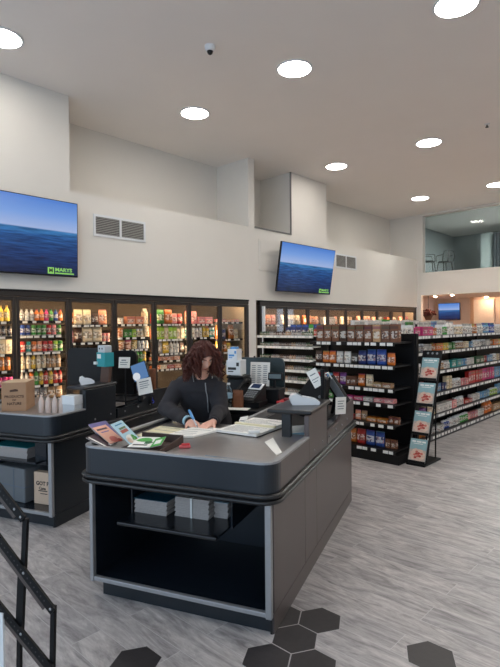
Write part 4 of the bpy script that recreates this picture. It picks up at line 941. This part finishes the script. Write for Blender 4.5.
T.part('cable', MB().tube([(-.95, 4.05, 1.17), (-.97, 4.0, 1.2), (-.93, 3.98, 1.22), (-.91, 4.02, 1.17)], .006, 6), TAG)
T = Thing('paper_notice', 'white printed notice fixed to the near counter side wall', 'notice', CF, (-.84, 3.98, .9))
M = XF((-.838, 4.0, .89), 0, .05, PI/2-.6)
T.part('sheet', MB(M).box(-.055, .055, -.004, 0, 0, .135), PAPER)
T.part('printing', MB(M).box(-.035, .035, -.0055, -.004, .1, .106).box(-.035, .02, -.0055, -.004, .08, .086).box(-.035, .035, -.0055, -.004, .06, .066).box(-.035, .03, -.0055, -.004, .04, .046), GREYP)
T.part('clip', MB(M).box(-.02, .02, 0, .03, .06, .13), BLACK)
# behind the woman: screen, boxes, printer, bottle, phone
screen_panel('wide dark teal till screen to the right of the woman', -2.11, -1.52, 4.66, .95, 1.285, 0, z_floor=.89)
T = Thing('receipt_printer', 'black receipt printer right of the woman carrying white boxes', 'printer', CF, (-1.83, 4.28, .89))
T.part('body', MB().box(-1.93, -1.755, 4.22, 4.42, .89, 1.12), BLACK, bv=.02)
T.part('lid', MB().box(-1.925, -1.76, 4.20, 4.40, 1.12, 1.145), BLACK2, bv=.01)
T.part('paper_slot', MB().box(-1.90, -1.79, 4.25, 4.27, 1.145, 1.15), TAG)
def label_box(label, s0, s1, t0, t1, z0, z1, lid=None, words=True):
    T = Thing('label_box', label, 'box', CF, ((s0+s1)/2, (t0+t1)/2, z0), 'white boxes stacked on the printer')
    T.part('box', MB().box(s0, s1, t0, t1, z0, z1), WHITE, bv=.003)
    if lid: T.part('top_item', MB().box(s0+.02, s1-.02, t0+.02, t1-.02, z1, z1+.02), lid)
    h = z1-z0; w_ = s1-s0
    T.part('printing', MB().box(s0+w_*.12, s0+w_*.7, t0-.002, t0, z0+h*.35, z0+h*.52).box(s0+w_*.12, s0+w_*.5, t0-.002, t0, z0+h*.2, z0+h*.27).box(s0+w_*.72, s0+w_*.9, t0-.002, t0, z0+h*.6, z0+h*.85), INK if words else BLUE)
label_box('larger white box with dark print on the receipt printer', -1.94, -1.80, 4.24, 4.38, 1.15, 1.285)
label_box('smaller white box with blue top on the larger box', -1.93, -1.835, 4.25, 4.36, 1.285, 1.385, BLUE, False)
T = Thing('water_bottle', 'clear plastic water bottle right of the woman', 'bottle', CF, (-1.81, 4.0, .89))
T.part('bottle', MB().lathe([(.028, 0), (.032, .01), (.031, .05), (.033, .08), (.032, .13), (.028, .16), (.013, .19), (.012, .20)], (-1.81, 4.0, .89), 16), CLEAR)
T.part('label_band', MB().lathe([(.0335, .085), (.0335, .13)], (-1.81, 4.0, .89), 16), mat('bottle_label', (150, 180, 200), .4, var=.2))
T.part('cap', MB().lathe([(.014, .198), (.014, .216)], (-1.81, 4.0, .89), 12), WHITE)
solo('snack_bag', 'brown snack packet between the water bottle and telephone', 'snack packet', CF, (-1.735, 4.03, .89), MB(XF((-1.735, 4.03, .89))).add(*(lambda b: (b.v, b.f))(bagpack(.10, .05, .155))), AMBER)
T = Thing('desk_telephone', 'black desk telephone with a grey display on the cash cabinet', 'telephone', CF, (-1.68, 4.15, .89))
T.part('riser', MB().box(-1.76, -1.55, 4.05, 4.28, .89, .94), BLACK2, bv=.006)
PM = XF((-1.67, 4.15, .94), 0, 0, -.25)
T.part('base', MB(PM).prism([(-.10, 0), (.09, 0), (.09, .145), (-.10, .02)], 'x', -.11, .11), BLACK, bv=.006)
sl = Matrix.Translation((0, -.005, .0835)) @ Matrix.Rotation(.583, 4, 'X')
T.part('display_bezel', MB(PM @ sl).box(-.03, .105, .02, .10, .001, .008), WHITE, bv=.002)
T.part('display', MB(PM @ sl).box(-.01, .085, .035, .09, .008, .010), LCD)
kb = MB(PM @ sl)
for a in range(5):
    for c in range(4): kb.box(-.02+a*.024, -.004+a*.024, -.085+c*.024, -.07+c*.024, .0, .006)
T.part('keypad', kb, GREYP)
T.part('handset', MB(PM @ sl).tube([(-.075, -.09, .02), (-.075, -.08, .04), (-.075, -.03, .05), (-.075, .04, .05), (-.075, .09, .04), (-.075, .10, .02)], [.024, .026, .017, .017, .026, .024], 12), BLACK2)
T.part('cord', MB(PM).tube([(-.09+.012*math.cos(k*1.3), -.13-.002*k, .015+.012*abs(math.sin(k*1.3))) for k in range(14)], .004, 6), BLACK2)
T = Thing('paper_notice', 'white printed price list propped behind the desk telephone', 'notice', CF, (-1.705, 4.46, .89))
M = XF((-1.705, 4.46, .91), -.12, 0, -.05)
T.part('sheet', MB(M).box(-.1, .1, -.004, 0, .12, .345), PAPER); T.part('holder', MB(M).box(-.09, .09, 0, .03, 0, .25).box(-.1, .1, -.05, .05, 0, .012), BLACK)
b = MB(M)
for c in range(3):
    for k in range(10): b.box(-.085+c*.06, -.045+c*.06-.008*((k*c) % 2), -.0055, -.004, .145+k*.018, .152+k*.018)
T.part('printing', b, GREYP)
T = Thing('pole_display', 'small grey customer display on a black box right of telephone', 'till screen', CF, (-1.57, 4.5, .89))
T.part('printer_box', MB(XF((-1.55, 4.44, .89))).box(-.075, .075, -.08, .1, 0, .13), BLACK, bv=.008)
T.part('pole', MB().cyl((-1.555, 4.48, 1.02), (-1.555, 4.48, 1.1), .012, n=10), BLACK)
h = T.part('display_head', MB(XF((-1.545, 4.46, 1.09), -.1)).box(-.07, .07, 0, .04, 0, .07), BLACK, bv=.005)
T.part('display_window', MB(XF((-1.545, 4.46, 1.09), -.1)).box(-.058, .058, -.003, 0, .015, .055), LCDG, h)
solo('paper_pad', 'white sheet of paper on the black cash drawer cabinet', 'paper', CF, (-1.70, 3.96, .89), MB(XF((-1.72, 3.96, .89), 0, 0, .1)).box(-.11, .11, -.055, .055, 0, .004), PAPER)
T = Thing('red_scanner', 'red tray beside the black box at the back of the counter', 'tray', CF, (-1.38, 4.5, .866))
T.part('body', MB(XF((-1.36, 4.42, .866), 0, 0, .1)).box(-.14, .16, -.07, .08, 0, .05), RED, bv=.01); T.part('top_item', MB(XF((-1.34, 4.42, .916), 0, 0, .2)).box(-.1, .1, -.04, .04, 0, .02), mat('dark_red', (120, 26, 34), .5), bv=.006)
solo('paper_clip_holder', 'small white paper tab at the corner of the steel rail', 'paper', CF, (-1.43, 3.52, .905), MB(XF((-1.445, 3.46, .905), .2, -.2, .2)).box(-.03, .03, -.03, .04, 0, .008), PAPER)

# ------------------------------------------------------------------ upper window chairs, hanging plant, alcove spots
def cafe_chair(label, u, v, rz):
    T = Thing('cafe_chair', label, 'chair', WF @ XF((u, v, 3.08), 0, 0, rz), (0, 0, 0), 'metal chairs in the upper room')
    m = mat('dark_chair_metal', (46, 50, 50), .4)
    T.part('seat', MB().lathe([(.19, .44), (.2, .455), (.19, .465)], (0, 0, 0), 20), m)
    for a, b in ((-.17, -.16), (.17, -.16), (-.17, .16), (.17, .16)): T.part('leg', MB().tube([(a*.8, b*.8, .45), (a*1.15, b*1.15, 0)], .014, 8), m)
    T.part('backrest', MB().tube([(-.19, .15, .45), (-.21, .2, .62), (-.17, .2, .76), (0, .2, .80), (.17, .2, .76), (.21, .2, .62), (.19, .15, .45)], .014, 8).box(-.03, .03, .185, .2, .45, .79), m)
    T.part('armrest', MB().tube([(-.2, -.15, .45), (-.22, -.13, .64), (-.2, .17, .66)], .011, 8).tube([(.2, -.15, .45), (.22, -.13, .64), (.2, .17, .66)], .011, 8), m)
cafe_chair('dark metal chair nearest the frame of the upper window', 15.3, 6.74, .6)
cafe_chair('dark metal chair second from the frame of the upper window', 15.75, 6.42, 2.6)
T = Thing('hanging_plant', 'dark red dried flowers hanging under the upper window', 'plant', WF, (15.3, 6.76, 2.47))
T.part('cord', MB().cyl((15.3, 6.76, 2.47), (15.3, 6.76, 2.0), .008, n=6), BLACK2)
T.part('pot', MB().lathe([(.08, 1.72), (.13, 1.84), (.135, 1.86)], (15.3, 6.76, 0), 14), mat('basket_brown', (96, 66, 48), .8))
b = MB()
for k in range(70):
    a = random.uniform(0, 2*PI); r = random.uniform(.02, .26); z = 1.86+random.uniform(0, .2)*(1-r*1.5)
    p = (15.3+r*math.cos(a), 6.76+r*math.sin(a), z); b.ball(p, random.uniform(.018, .04), 7, 5)
    b.cyl((15.3+r*.2*math.cos(a), 6.76+r*.2*math.sin(a), 1.84), p, .005, n=4)
T.part('flowers', b, BARE)
for u, v, l in ((15.5, 6.62, 'small warm spotlight above the hanging plant in the alcove'), (15.12, 5.95, 'small bright spotlight nearest the alcove ceiling edge'), (17.2, 5.66, 'small warm spotlight above the cream door in the alcove'), (16.2, 4.2, 'small warm spotlight deep in the alcove beyond the picture edge')):
    T = Thing('spotlight', l, 'spotlight', WF, (u, v, 2.47), 'warm alcove spotlights')
    T.part('rim', MB().lathe([(.075, 2.47), (.07, 2.455)], (u, v, 0), 20), WHITE); T.part('bulb', MB().lathe([(.055, 2.456), (.03, 2.438), (.005, 2.436)], (u, v, 0), 20), SPOT)

# ------------------------------------------------------------------ slanted rack in the near left corner
RT = 1.5
T = Thing('display_rack', 'black metal tiered display rack in the near left corner', 'display rack', CF, (-1.75, RT, 0))
def bar(mb, p, q, w_, d, m=0):
    p, q = Vector(p), Vector(q); a = (q-p).normalized(); n = Vector((-a.z, 0, a.x))*w_/2; y = Vector((0, d/2, 0))
    mb.add([tuple(p+n-y), tuple(p-n-y), tuple(q-n-y), tuple(q+n-y), tuple(p+n+y), tuple(p-n+y), tuple(q-n+y), tuple(q+n+y)], [(0, 1, 2, 3), (7, 6, 5, 4), (0, 4, 5, 1), (1, 5, 6, 2), (2, 6, 7, 3), (3, 7, 4, 0)], m)
LIP_LIT = mat('brown_lit_lip', (74, 64, 60), .5, var=.25, scale=40)  # black metal lip; brown light on its underside put into the colour
rails = [((-1.80, 1.055), (-1.565, .85)), ((-1.80, .845), (-1.422, .515)), ((-1.80, .553), (-1.43, .283))]
for (a, za), (b_, zb) in rails:
    mb = MB(); bar(mb, (a, RT, za), (b_, RT, zb), .034, .010); ro = T.part('side_rail', mb, BLACK2)
    d = Vector((b_-a, 0, zb-za)); L_ = d.length; d.normalize(); n_ = Vector((-d.z, 0, d.x))
    mb = MB(); o_ = n_*-.027; bar(mb, Vector((a, RT, za))+o_, Vector((b_, RT, zb))+o_-d*.035, .02, .004); T.part('rail_flange', mb, LIP_LIT, ro)
    mb = MB(); k = .03
    while k < L_-.05: p = Vector((a, RT, za))+d*k; mb.cyl((p.x, RT-.0058, p.z), (p.x, RT-.0048, p.z), .0035, n=8); k += .022
    T.part('hole_row', mb, mat('rack_hole', (46, 46, 48), .6), ro)
    for f in ((L_-.014), (L_-(.055 if za > 1 else .19))):
        p = Vector((a, RT, za))+d*f; T.part('bolt', MB().ball((p.x, RT-.006, p.z), (.0055, .003, .0055), 10, 6), CHROME, ro)
for (x0, z1, x1, z0, w2) in ((-1.565, .85, -1.582, .62, .022), (-1.588, .64, -1.606, .40, .034), (-1.606, .42, -1.62, 0, .018), (-1.432, .53, -1.442, .29, .019), (-1.442, .29, -1.452, 0, .019)):
    mb = MB(); bar(mb, (x0, RT+.012, z1), (x1, RT+.012, z0), w2, .014); T.part('post', mb, BLACK2)
mb = MB()
for (a, za), (b_, zb) in rails[:1]: pass
T.part('edge_strip', MB().box(-1.70, -1.672, RT-.01, RT+.0, 0, .46), WHITE)

# ------------------------------------------------------------------ the woman writing at the counter
def ev_mesh(o):
    dg = bpy.context.evaluated_depsgraph_get(); me = bpy.data.meshes.new_from_object(o.evaluated_get(dg)); return me
def fuse(name, mb, m, voxel, smooth=4, parent=None, org=(0, 0, 0), noise_amp=0, noise_scale=9):
    me = mb.mesh(name, m, org); o = bpy.data.objects.new(name, me); COL.objects.link(o)
    r = o.modifiers.new('r', 'REMESH'); r.mode = 'VOXEL'; r.voxel_size = voxel; r.use_smooth_shade = True
    s_ = o.modifiers.new('s', 'SMOOTH'); s_.iterations = smooth; s_.factor = .5
    nm = ev_mesh(o); bpy.data.objects.remove(o); nm.name = name
    if noise_amp:
        for v in nm.vertices:
            p = v.co; q = noise.noise(Vector((p.x*noise_scale, p.y*noise_scale, p.z*noise_scale*1.6)))+.5*noise.noise(p*noise_scale*2.3)
            v.co += v.normal*noise_amp*q
    nm.materials.clear(); nm.materials.append(m)
    for p in nm.polygons: p.use_smooth = True
    return link(name, nm, parent)
def body_loft(mb, rows, n=24):   # rows: (s, t, z, rs, rt)
    mb.ringloft([[(s+rs*math.copysign(abs(math.cos(a))**.85, math.cos(a)), t+rt*math.copysign(abs(math.sin(a))**.9, math.sin(a)), z) for a in [2*PI*k/n for k in range(n)]] for s, t, z, rs, rt in rows])
PO = (-1.9, 3.66, 0)
W_ = Thing('person', 'woman with auburn curly hair in a charcoal zip jacket writing at the counter', 'person', CF, PO)
SR, SL = Vector((-2.02, 3.51, 1.13)), Vector((-1.715, 3.585, 1.13))
ER, EL = Vector((-2.07, 3.40, .965)), Vector((-1.655, 3.49, .955))
WR, WL = Vector((-1.785, 3.235, .912)), Vector((-1.60, 3.265, .912))
HC_ = Vector((-1.762, 3.42, 1.365))            # head centre
FD = Vector((.70, -.52, -.50)).normalized()    # where the face points
FX = FD.cross(Vector((0, 0, 1))).normalized()*-1
FX = Vector((0, 0, 1)).cross(FD).normalized() if FX.dot(Vector((1, 0, 0))) < 0 else FX
FZ = FX.cross(-FD).normalized()
if FZ.z < 0: FZ = -FZ; FX = -FX
HM = Matrix(((FX.x, -FD.x, FZ.x, HC_.x), (FX.y, -FD.y, FZ.y, HC_.y), (FX.z, -FD.z, FZ.z, HC_.z), (0, 0, 0, 1)))
def head_point(a, b):   # a azimuth (0 = face), b elevation
    x = math.sin(a)*math.cos(b); y = -math.cos(a)*math.cos(b); z = math.sin(b)
    w_ = 1 - (.30*max(0, -z)**1.2); rx, ry, rz = .073*w_, .092, .112
    px, py, pz = rx*x, ry*y, rz*z
    if y < 0:
        py *= 1-.10*max(0, -z)
        g = lambda cx, cz, sx, sz: math.exp(-((px-cx)/sx)**2-((pz-cz)/sz)**2)
        py -= .026*g(0, -.018, .012, .016)+.015*g(0, .006, .008, .022)         # nose
        py += .012*g(.031, .012, .016, .011)+.012*g(-.031, .012, .016, .011)   # eye sockets
        py -= .006*g(.03, .034, .022, .008)+.006*g(-.03, .034, .022, .008)     # brows
        py -= .008*g(0, -.055, .020, .010)-.004*g(0, -.055, .022, .003)        # lips
        py -= .010*g(0, -.092, .022, .016)                                     # chin
        py -= .006*g(.04, -.02, .02, .02)+.006*g(-.04, -.02, .02, .02)         # cheeks
    return Vector((px, py, pz))
bd = MB()
bd.ringloft([[tuple(HM @ head_point(2*PI*k/48, -PI/2*.97+PI*.97*j/36)) for k in range(48)] for j in range(37)])
bd.tube([(-1.83, 3.55, 1.12), (-1.82, 3.52, 1.20), (-1.79, 3.46, 1.31)], [.058, .052, .055], 16)
body_loft(bd, [(-1.87, 3.74, .80, .15, .11), (-1.87, 3.72, .9, .135, .10), (-1.86, 3.66, 1.0, .14, .105), (-1.84, 3.58, 1.1, .155, .10), (-1.83, 3.54, 1.16, .11, .07), (-1.825, 3.53, 1.185, .05, .05)])
for a, e, w_ in ((SR, ER, WR), (SL, EL, WL)):
    bd.tube([a, a.lerp(e, .5), e, e.lerp(w_, .5), w_], [.052, .046, .042, .036, .026], 12)
for x in (-1.955, -1.785):
    bd.tube([(x, 3.74, .84), (x, 3.75, .62), (x, 3.75, .46), (x, 3.77, .28), (x, 3.78, .07)], [.085, .078, .06, .052, .038], 14)
    bd.tube([(x, 3.80, .045), (x, 3.72, .04), (x, 3.62, .035)], [.038, .04, .03], 10)
def hand(mb, wrist, fwd, up, side, curl, spread=.07):
    f = Vector(fwd).normalized(); u = Vector(up); u = (u-f*u.dot(f)).normalized(); w_ = f.cross(u)*side   # w_ points to the thumb
    P = Vector(wrist)
    rings = []
    for d, hw, ht in ((-.01, .024, .019), (.02, .032, .017), (.05, .038, .015), (.078, .037, .012)):
        rings.append([tuple(P+f*d+w_*hw*math.cos(a)+u*ht*math.sin(a)) for a in [2*PI*k/14 for k in range(14)]])
    mb.ringloft(rings)
    for i, (off, ln) in enumerate(((.029, .072), (.0098, .080), (-.0098, .075), (-.028, .058))):
        b = P+f*.070+w_*off; pts = [tuple(P+f*.04+w_*off*.8), tuple(b)]; ang = curl*.35; d = b
        for q, s_ in enumerate((.45, .32, .25)):
            dirv = f*math.cos(ang)-u*math.sin(ang)+w_*off*spread*12*.3; d = d+dirv.normalized()*ln*s_; pts.append(tuple(d)); ang += curl*(.9 if q == 0 else .7)
        mb.tube(pts, [.009, .0092, .0082, .0075, .006], 8)
    b = P+f*.015+w_*.024; p1 = b+(f*.6+w_*.75-u*.25).normalized()*.042; p2 = p1+(f*.9+w_*.1-u*.45).normalized()*.032; p3 = p2+(f*.9-w_*.35-u*.35).normalized()*.025
    mb.tube([tuple(P+f*.01+w_*.012), tuple(b), tuple(p1), tuple(p2), tuple(p3)], [.014, .013, .0105, .0092, .007], 8)
hand(bd, WR, (.86, -.42, -.22), (-.12, -.42, .9), 1, .95)
hand(bd, WL, (-.35, -.85, -.2), (.15, -.25, .95), -1, .55)
body = fuse('body', bd, SKIN, .0048, 3, W_.o, PO)
# face details
def on_face(px, pz, out=0):
    best = min(((head_point(a*.02, b*.02), 0) for a in range(-60, 61) for b in range(-60, 61)), key=lambda q: (q[0].x-px)**2+(q[0].z-pz)**2)[0]
    return HM @ (best+Vector((0, -out, 0)))
for sx in (-1, 1):
    e = on_face(.031*sx, .010, -.006); W_.part('eye', MB().ball(tuple(e), .0115, 12, 8), EYEW)
    W_.part('eyelid', MB().tube([tuple(on_face(.031*sx+dx, .011-.25*abs(dx), .001)) for dx in (-.014, -.007, 0, .007, .014)], .0045, 6), SKIN)
    W_.part('eyebrow', MB().tube([tuple(on_face(.031*sx+dx, .034-.25*abs(dx-.002*sx), .001)) for dx in (-.018, -.006, .006, .018)], [.002, .0035, .0035, .002], 6), HAIR)
W_.part('lips', MB().tube([tuple(on_face(x, -.055-.1*abs(x), .001)) for x in (-.02, -.01, 0, .01, .02)], [.002, .0045, .005, .0045, .002], 6), LIPS)
# jacket
jk = MB()
for q in (SR, SL): jk.tube([(-1.84, 3.545, 1.13), tuple(Vector((-1.84, 3.545, 1.155)).lerp(q, .55)), tuple(q)], [.085, .085, .072], 14)
body_loft(jk, [(-1.875, 3.735, .74, .205, .150), (-1.875, 3.725, .84, .20, .15), (-1.87, 3.69, .92, .19, .145), (-1.88, 3.63, 1.02, .195, .15), (-1.885, 3.575, 1.10, .20, .135), (-1.86, 3.55, 1.155, .16, .105), (-1.825, 3.535, 1.19, .085, .075)])
for a, e, w_ in ((SR, ER, WR), (SL, EL, WL)):
    jk.tube([a+(a-e)*.06, a.lerp(e, .35), a.lerp(e, .8), e, e.lerp(w_, .25), e.lerp(w_, .6), e.lerp(w_, .93)], [.070, .072, .066, .064, .060, .052, .042], 16)
    jk.ball(tuple(e), .066, 12, 8)
jacket = fuse('jacket', jk, JACKET, .009, 6, W_.o, PO, .006, 11)
cl = MB()
for k, (zz, g) in enumerate(((0, 0),)):
    ring = []
    for j in range(21):
        a = -.98+1.0+(2*PI-2.0)*j/20; c, s_ = math.cos(a), math.sin(a)
        ring.append(((-1.825+.082*c, 3.53+.078*s_, 1.165), (-1.82+.092*c, 3.515+.088*s_, 1.225-.02*c), (-1.82+.082*c, 3.515+.078*s_, 1.225-.02*c), (-1.825+.07*c, 3.53+.066*s_, 1.165)))
    for j in range(20):
        A, B = ring[j], ring[j+1]
        for q in range(4): cl.add([A[q], A[(q+1) % 4], B[(q+1) % 4], B[q]], [(3, 2, 1, 0)], 0, True)
    cl.add(ring[0], [(0, 1, 2, 3)]); cl.add(ring[-1], [(3, 2, 1, 0)])
col = W_.part('collar', cl, JACKET)
W_.part('collar_piping', MB().tube([tuple(Vector(r[1])*.5+Vector(r[2])*.5+Vector((0, 0, .002))) for r in ring], .0035, 6).tube([ring[0][0], ring[0][1]], .0035, 6).tube([ring[-1][0], ring[-1][1]], .0035, 6), ZIP, col)
from mathutils.bvhtree import BVHTree
jb = BVHTree.FromPolygons([v.co.copy() for v in jacket.data.vertices], [tuple(p.vertices) for p in jacket.data.polygons])
def on_jacket(s_, z, out=.002):
    h = jb.ray_cast(Vector((s_-PO[0], 2.9-PO[1], z)), Vector((0, 1, 0)))
    return tuple(h[0]+h[1]*out+Vector(PO)) if h[0] else (s_, 3.5, z)
W_.part('zip', MB().tube([on_jacket(-1.765+.014*math.sin((1.17-z)*14)-.06*(1.17-z), z, .003) for z in [1.165-.014*k for k in range(18)]], .004, 6), ZIP)
W_.part('shirt', MB().lathe([(.062, 1.15), (.056, 1.205)], (-1.825, 3.525, 0), 18), mat('grey_shirt', (96, 92, 96), .8))
def cuff(e, w_, m, f, r, ln):
    d = (w_-e).normalized(); p = e.lerp(w_, f); return MB().tube([tuple(p), tuple(p+d*ln)], r, 14)
W_.part('cuff', cuff(ER, WR, 0, .93, .039, .018), mat('pale_blue_cuff', (160, 196, 214), .7))
W_.part('wrist_band', cuff(ER, WR, 0, 1.0, .031, .012), BLACK)
W_.part('cuff', cuff(EL, WL, 0, .93, .038, .016), JACKET)
# trousers and shoes
tr2 = MB(); body_loft(tr2, [(-1.87, 3.745, .70, .17, .125), (-1.87, 3.745, .80, .17, .125), (-1.87, 3.735, .86, .165, .12)])
for x in (-1.955, -1.785): tr2.tube([(x, 3.745, .80), (x, 3.75, .62), (x, 3.75, .46), (x, 3.77, .28), (x, 3.785, .09)], [.098, .09, .074, .066, .062], 14)
fuse('trousers', tr2, PANTS, .012, 4, W_.o, PO, .004, 8)
for x in (-1.955, -1.785):
    sh = MB(); sh.tube([(x, 3.83, .045), (x, 3.78, .05), (x, 3.70, .045), (x, 3.60, .035), (x, 3.575, .03)], [.036, .044, .044, .036, .022], 12); sh.box(x-.042, x+.042, 3.585, 3.86, 0, .02)
    W_.part('shoe', sh, SHOE)
# hair
random.seed(21)
hr = MB()
cap = []
for j in range(15):
    b = -.55+(PI/2+.5)*j/14
    ring2 = []
    for k in range(40):
        a = 2*PI*k/40; p = head_point(a, b); n = p.normalized(); front = max(0, math.cos(a))
        low = .52 if front > .55 else (-.2 if front > .1 else -.55)
        g = .018+.012*noise.noise(p*40); e = max(b, low); p2 = head_point(a, e); ring2.append(tuple(HM @ (p2+p2.normalized()*g)))
    cap.append(ring2)
hr.ringloft(cap, 0, True)
UPW = Vector((0, 0, 1)); side = Vector((FX.x, FX.y, 0)).normalized(); fh = Vector((FD.x, FD.y, 0)).normalized()
for k in range(300):
    a = random.uniform(1.25, 2*PI-1.25); b = random.uniform(-.25, 1.35)
    if random.random() < .12: a = random.choice((-1, 1))*random.uniform(.8, 1.3); b = random.uniform(.75, 1.35)
    p0 = HM @ (head_point(a, b)*1.04); out = (p0-HC_).normalized()
    sgn = 1 if math.sin(a) > 0 else -1; frontness = math.cos(a)
    zend = random.uniform(1.175, 1.30); n = 15; L0 = p0.z-zend; ph = random.uniform(0, 6.28); tw = random.uniform(2.2, 3.6); amp = random.uniform(.008, .015)
    drift = out*random.uniform(.02, .055)+side*sgn*(.05*max(0, frontness)+.012)-fh*(.03*max(0, frontness))
    pts = []; rad = []
    for i in range(n):
        f = i/(n-1); q = p0+out*.014+drift*min(1, 1.7*f)+UPW*(-L0*f**1.25)+Vector((random.uniform(-1, 1), random.uniform(-1, 1), 0))*.003
        d = HM.inverted() @ q; e = Vector((d.x/.088, d.y/.107, d.z/.128)); l = e.length
        if l < 1: d = d/max(l, .3); q = HM @ d
        # keep locks off the face
        d = HM.inverted() @ q
        if d.y < -.03 and abs(d.x) < .058 and d.z < .06: q += FX*((.060-abs(d.x))*(1 if d.x*1.0+sgn*.001 > 0 else -1))
        am = amp*min(1, f*3); q += Vector((math.cos(ph+tw*2*PI*f), math.sin(ph+tw*2*PI*f), 0))*am
        pts.append(tuple(q)); rad.append(random.uniform(.0055, .0085)*(1-.5*f**3))
    hr.tube(pts, rad, 5)
W_.part('hair', hr, HAIR)
# pen
T = Thing('pen', 'light blue pen held in the right hand of the woman', 'pen', CF, (-1.69, 3.17, .884))
p, q = Vector((-1.672, 3.165, .8845)), Vector((-1.765, 3.205, 1.0)); d = q-p
T.part('barrel', MB().tube([tuple(p+d*.12), tuple(p+d*.45)], .006, 10), LGREY)
T.part('tip', MB().tube([tuple(p), tuple(p+d*.12)], [.001, .006], 10), GREYP)
T.part('cap', MB().tube([tuple(p+d*.45), tuple(p+d*.92), tuple(q)], [.0095, .0095, .006], 10), BLUE)

# ------------------------------------------------------------------ camera, sky, view
def look_axes():
    cp, sp = math.cos(PITCH), math.sin(PITCH); f = Vector((0, cp, -sp)); d0 = Vector((0, -sp, -cp)); r0 = Vector((1, 0, 0))
    cr, sr = math.cos(ROLL), math.sin(ROLL); return cr*r0+sr*d0, -sr*r0+cr*d0, f
rx_, dn_, fw_ = look_axes()
cam = bpy.data.cameras.new('camera'); cam.sensor_fit = 'VERTICAL'; cam.sensor_height = 24; cam.lens = FPX*24/667; cam.clip_start = .05; cam.clip_end = 100
co = link('camera', cam); co.matrix_world = Matrix(((rx_.x, -dn_.x, -fw_.x, 0), (rx_.y, -dn_.y, -fw_.y, 0), (rx_.z, -dn_.z, -fw_.z, CAMZ), (0, 0, 0, 1)))
scene.camera = co
wd_ = bpy.data.worlds.new('sky'); scene.world = wd_; wd_.use_nodes = True
bg = wd_.node_tree.nodes['Background']; bg.inputs['Color'].default_value = (.62, .80, 1.0, 1); bg.inputs['Strength'].default_value = 2.0
vs = scene.view_settings; vs.view_transform = 'Standard'; vs.look = 'None'; vs.gamma = 1; vs.exposure = 0; vs.use_curve_mapping = False

# ------------------------------------------------------------------ packages nobody can see are left out, the rest get their words
bpy.context.view_layer.update()
dg = bpy.context.evaluated_depsgraph_get()
see = {'pane', 'window_glass'}
camp = Vector((0, 0, CAMZ)); tanx, tany = 250/FPX, 333.5/FPX
def sees(o):
    mw = o.matrix_world; bb = [Vector(c) for c in o.bound_box]
    lo = Vector([min(b[i] for b in bb) for i in range(3)]); hi = Vector([max(b[i] for b in bb) for i in range(3)])
    for fx in (.08, .3, .5, .7, .92):
        for fz in (.06, .25, .45, .65, .82, .97):
            for fy in (0, .5):
                p = mw @ Vector((lo.x+(hi.x-lo.x)*fx, lo.y+(hi.y-lo.y)*fy, lo.z+(hi.z-lo.z)*fz)); d = p-camp
                X, Y, Zc = d.dot(rx_), d.dot(dn_), d.dot(fw_)
                if Zc < .1 or abs(X/Zc) > tanx or abs(Y/Zc) > tany: continue
                org = camp.copy(); dn = d.normalized(); far = d.length+.12
                for _ in range(6):
                    h = scene.ray_cast(dg, org, dn)
                    if not h[0]: break
                    if h[4] == o: return True
                    if h[4].name.split('.')[0] in see: org = h[1]+dn*.002; continue
                    break
    return False
keep = []
for it in PENDING:
    if sees(it[0]): keep.append(it)
    else: bpy.data.objects.remove(it[0])
ORDW = ['first', 'second', 'third', 'fourth', 'fifth', 'sixth', 'seventh', 'eighth', 'ninth', 'tenth', 'eleventh', 'twelfth']
def ordw(n): return ORDW[n-1] if n <= 12 else {13: 'thirteenth', 14: 'fourteenth', 15: 'fifteenth'}.get(n, f'{n}th')
from collections import defaultdict
runs = defaultdict(list)
for it in keep: runs[(it[4], it[1], it[2])].append(it)
for (shelf, colour, word), its in runs.items():
    its.sort(key=lambda q: q[5])
    for i, (o, c, w_, cat, sh, k) in enumerate(its):
        a = f'{colour} {word}'
        o['label'] = f'{a}, the only one on {sh}' if len(its) == 1 else f'{ordw(i+1)} {a} from left, {sh}'
        o['category'] = cat; o['group'] = f'packages on the {sh}' if not sh.startswith(('top of', 'right end')) else f'packages on {sh}'
print('packages kept', len(keep), 'of', len(PENDING))
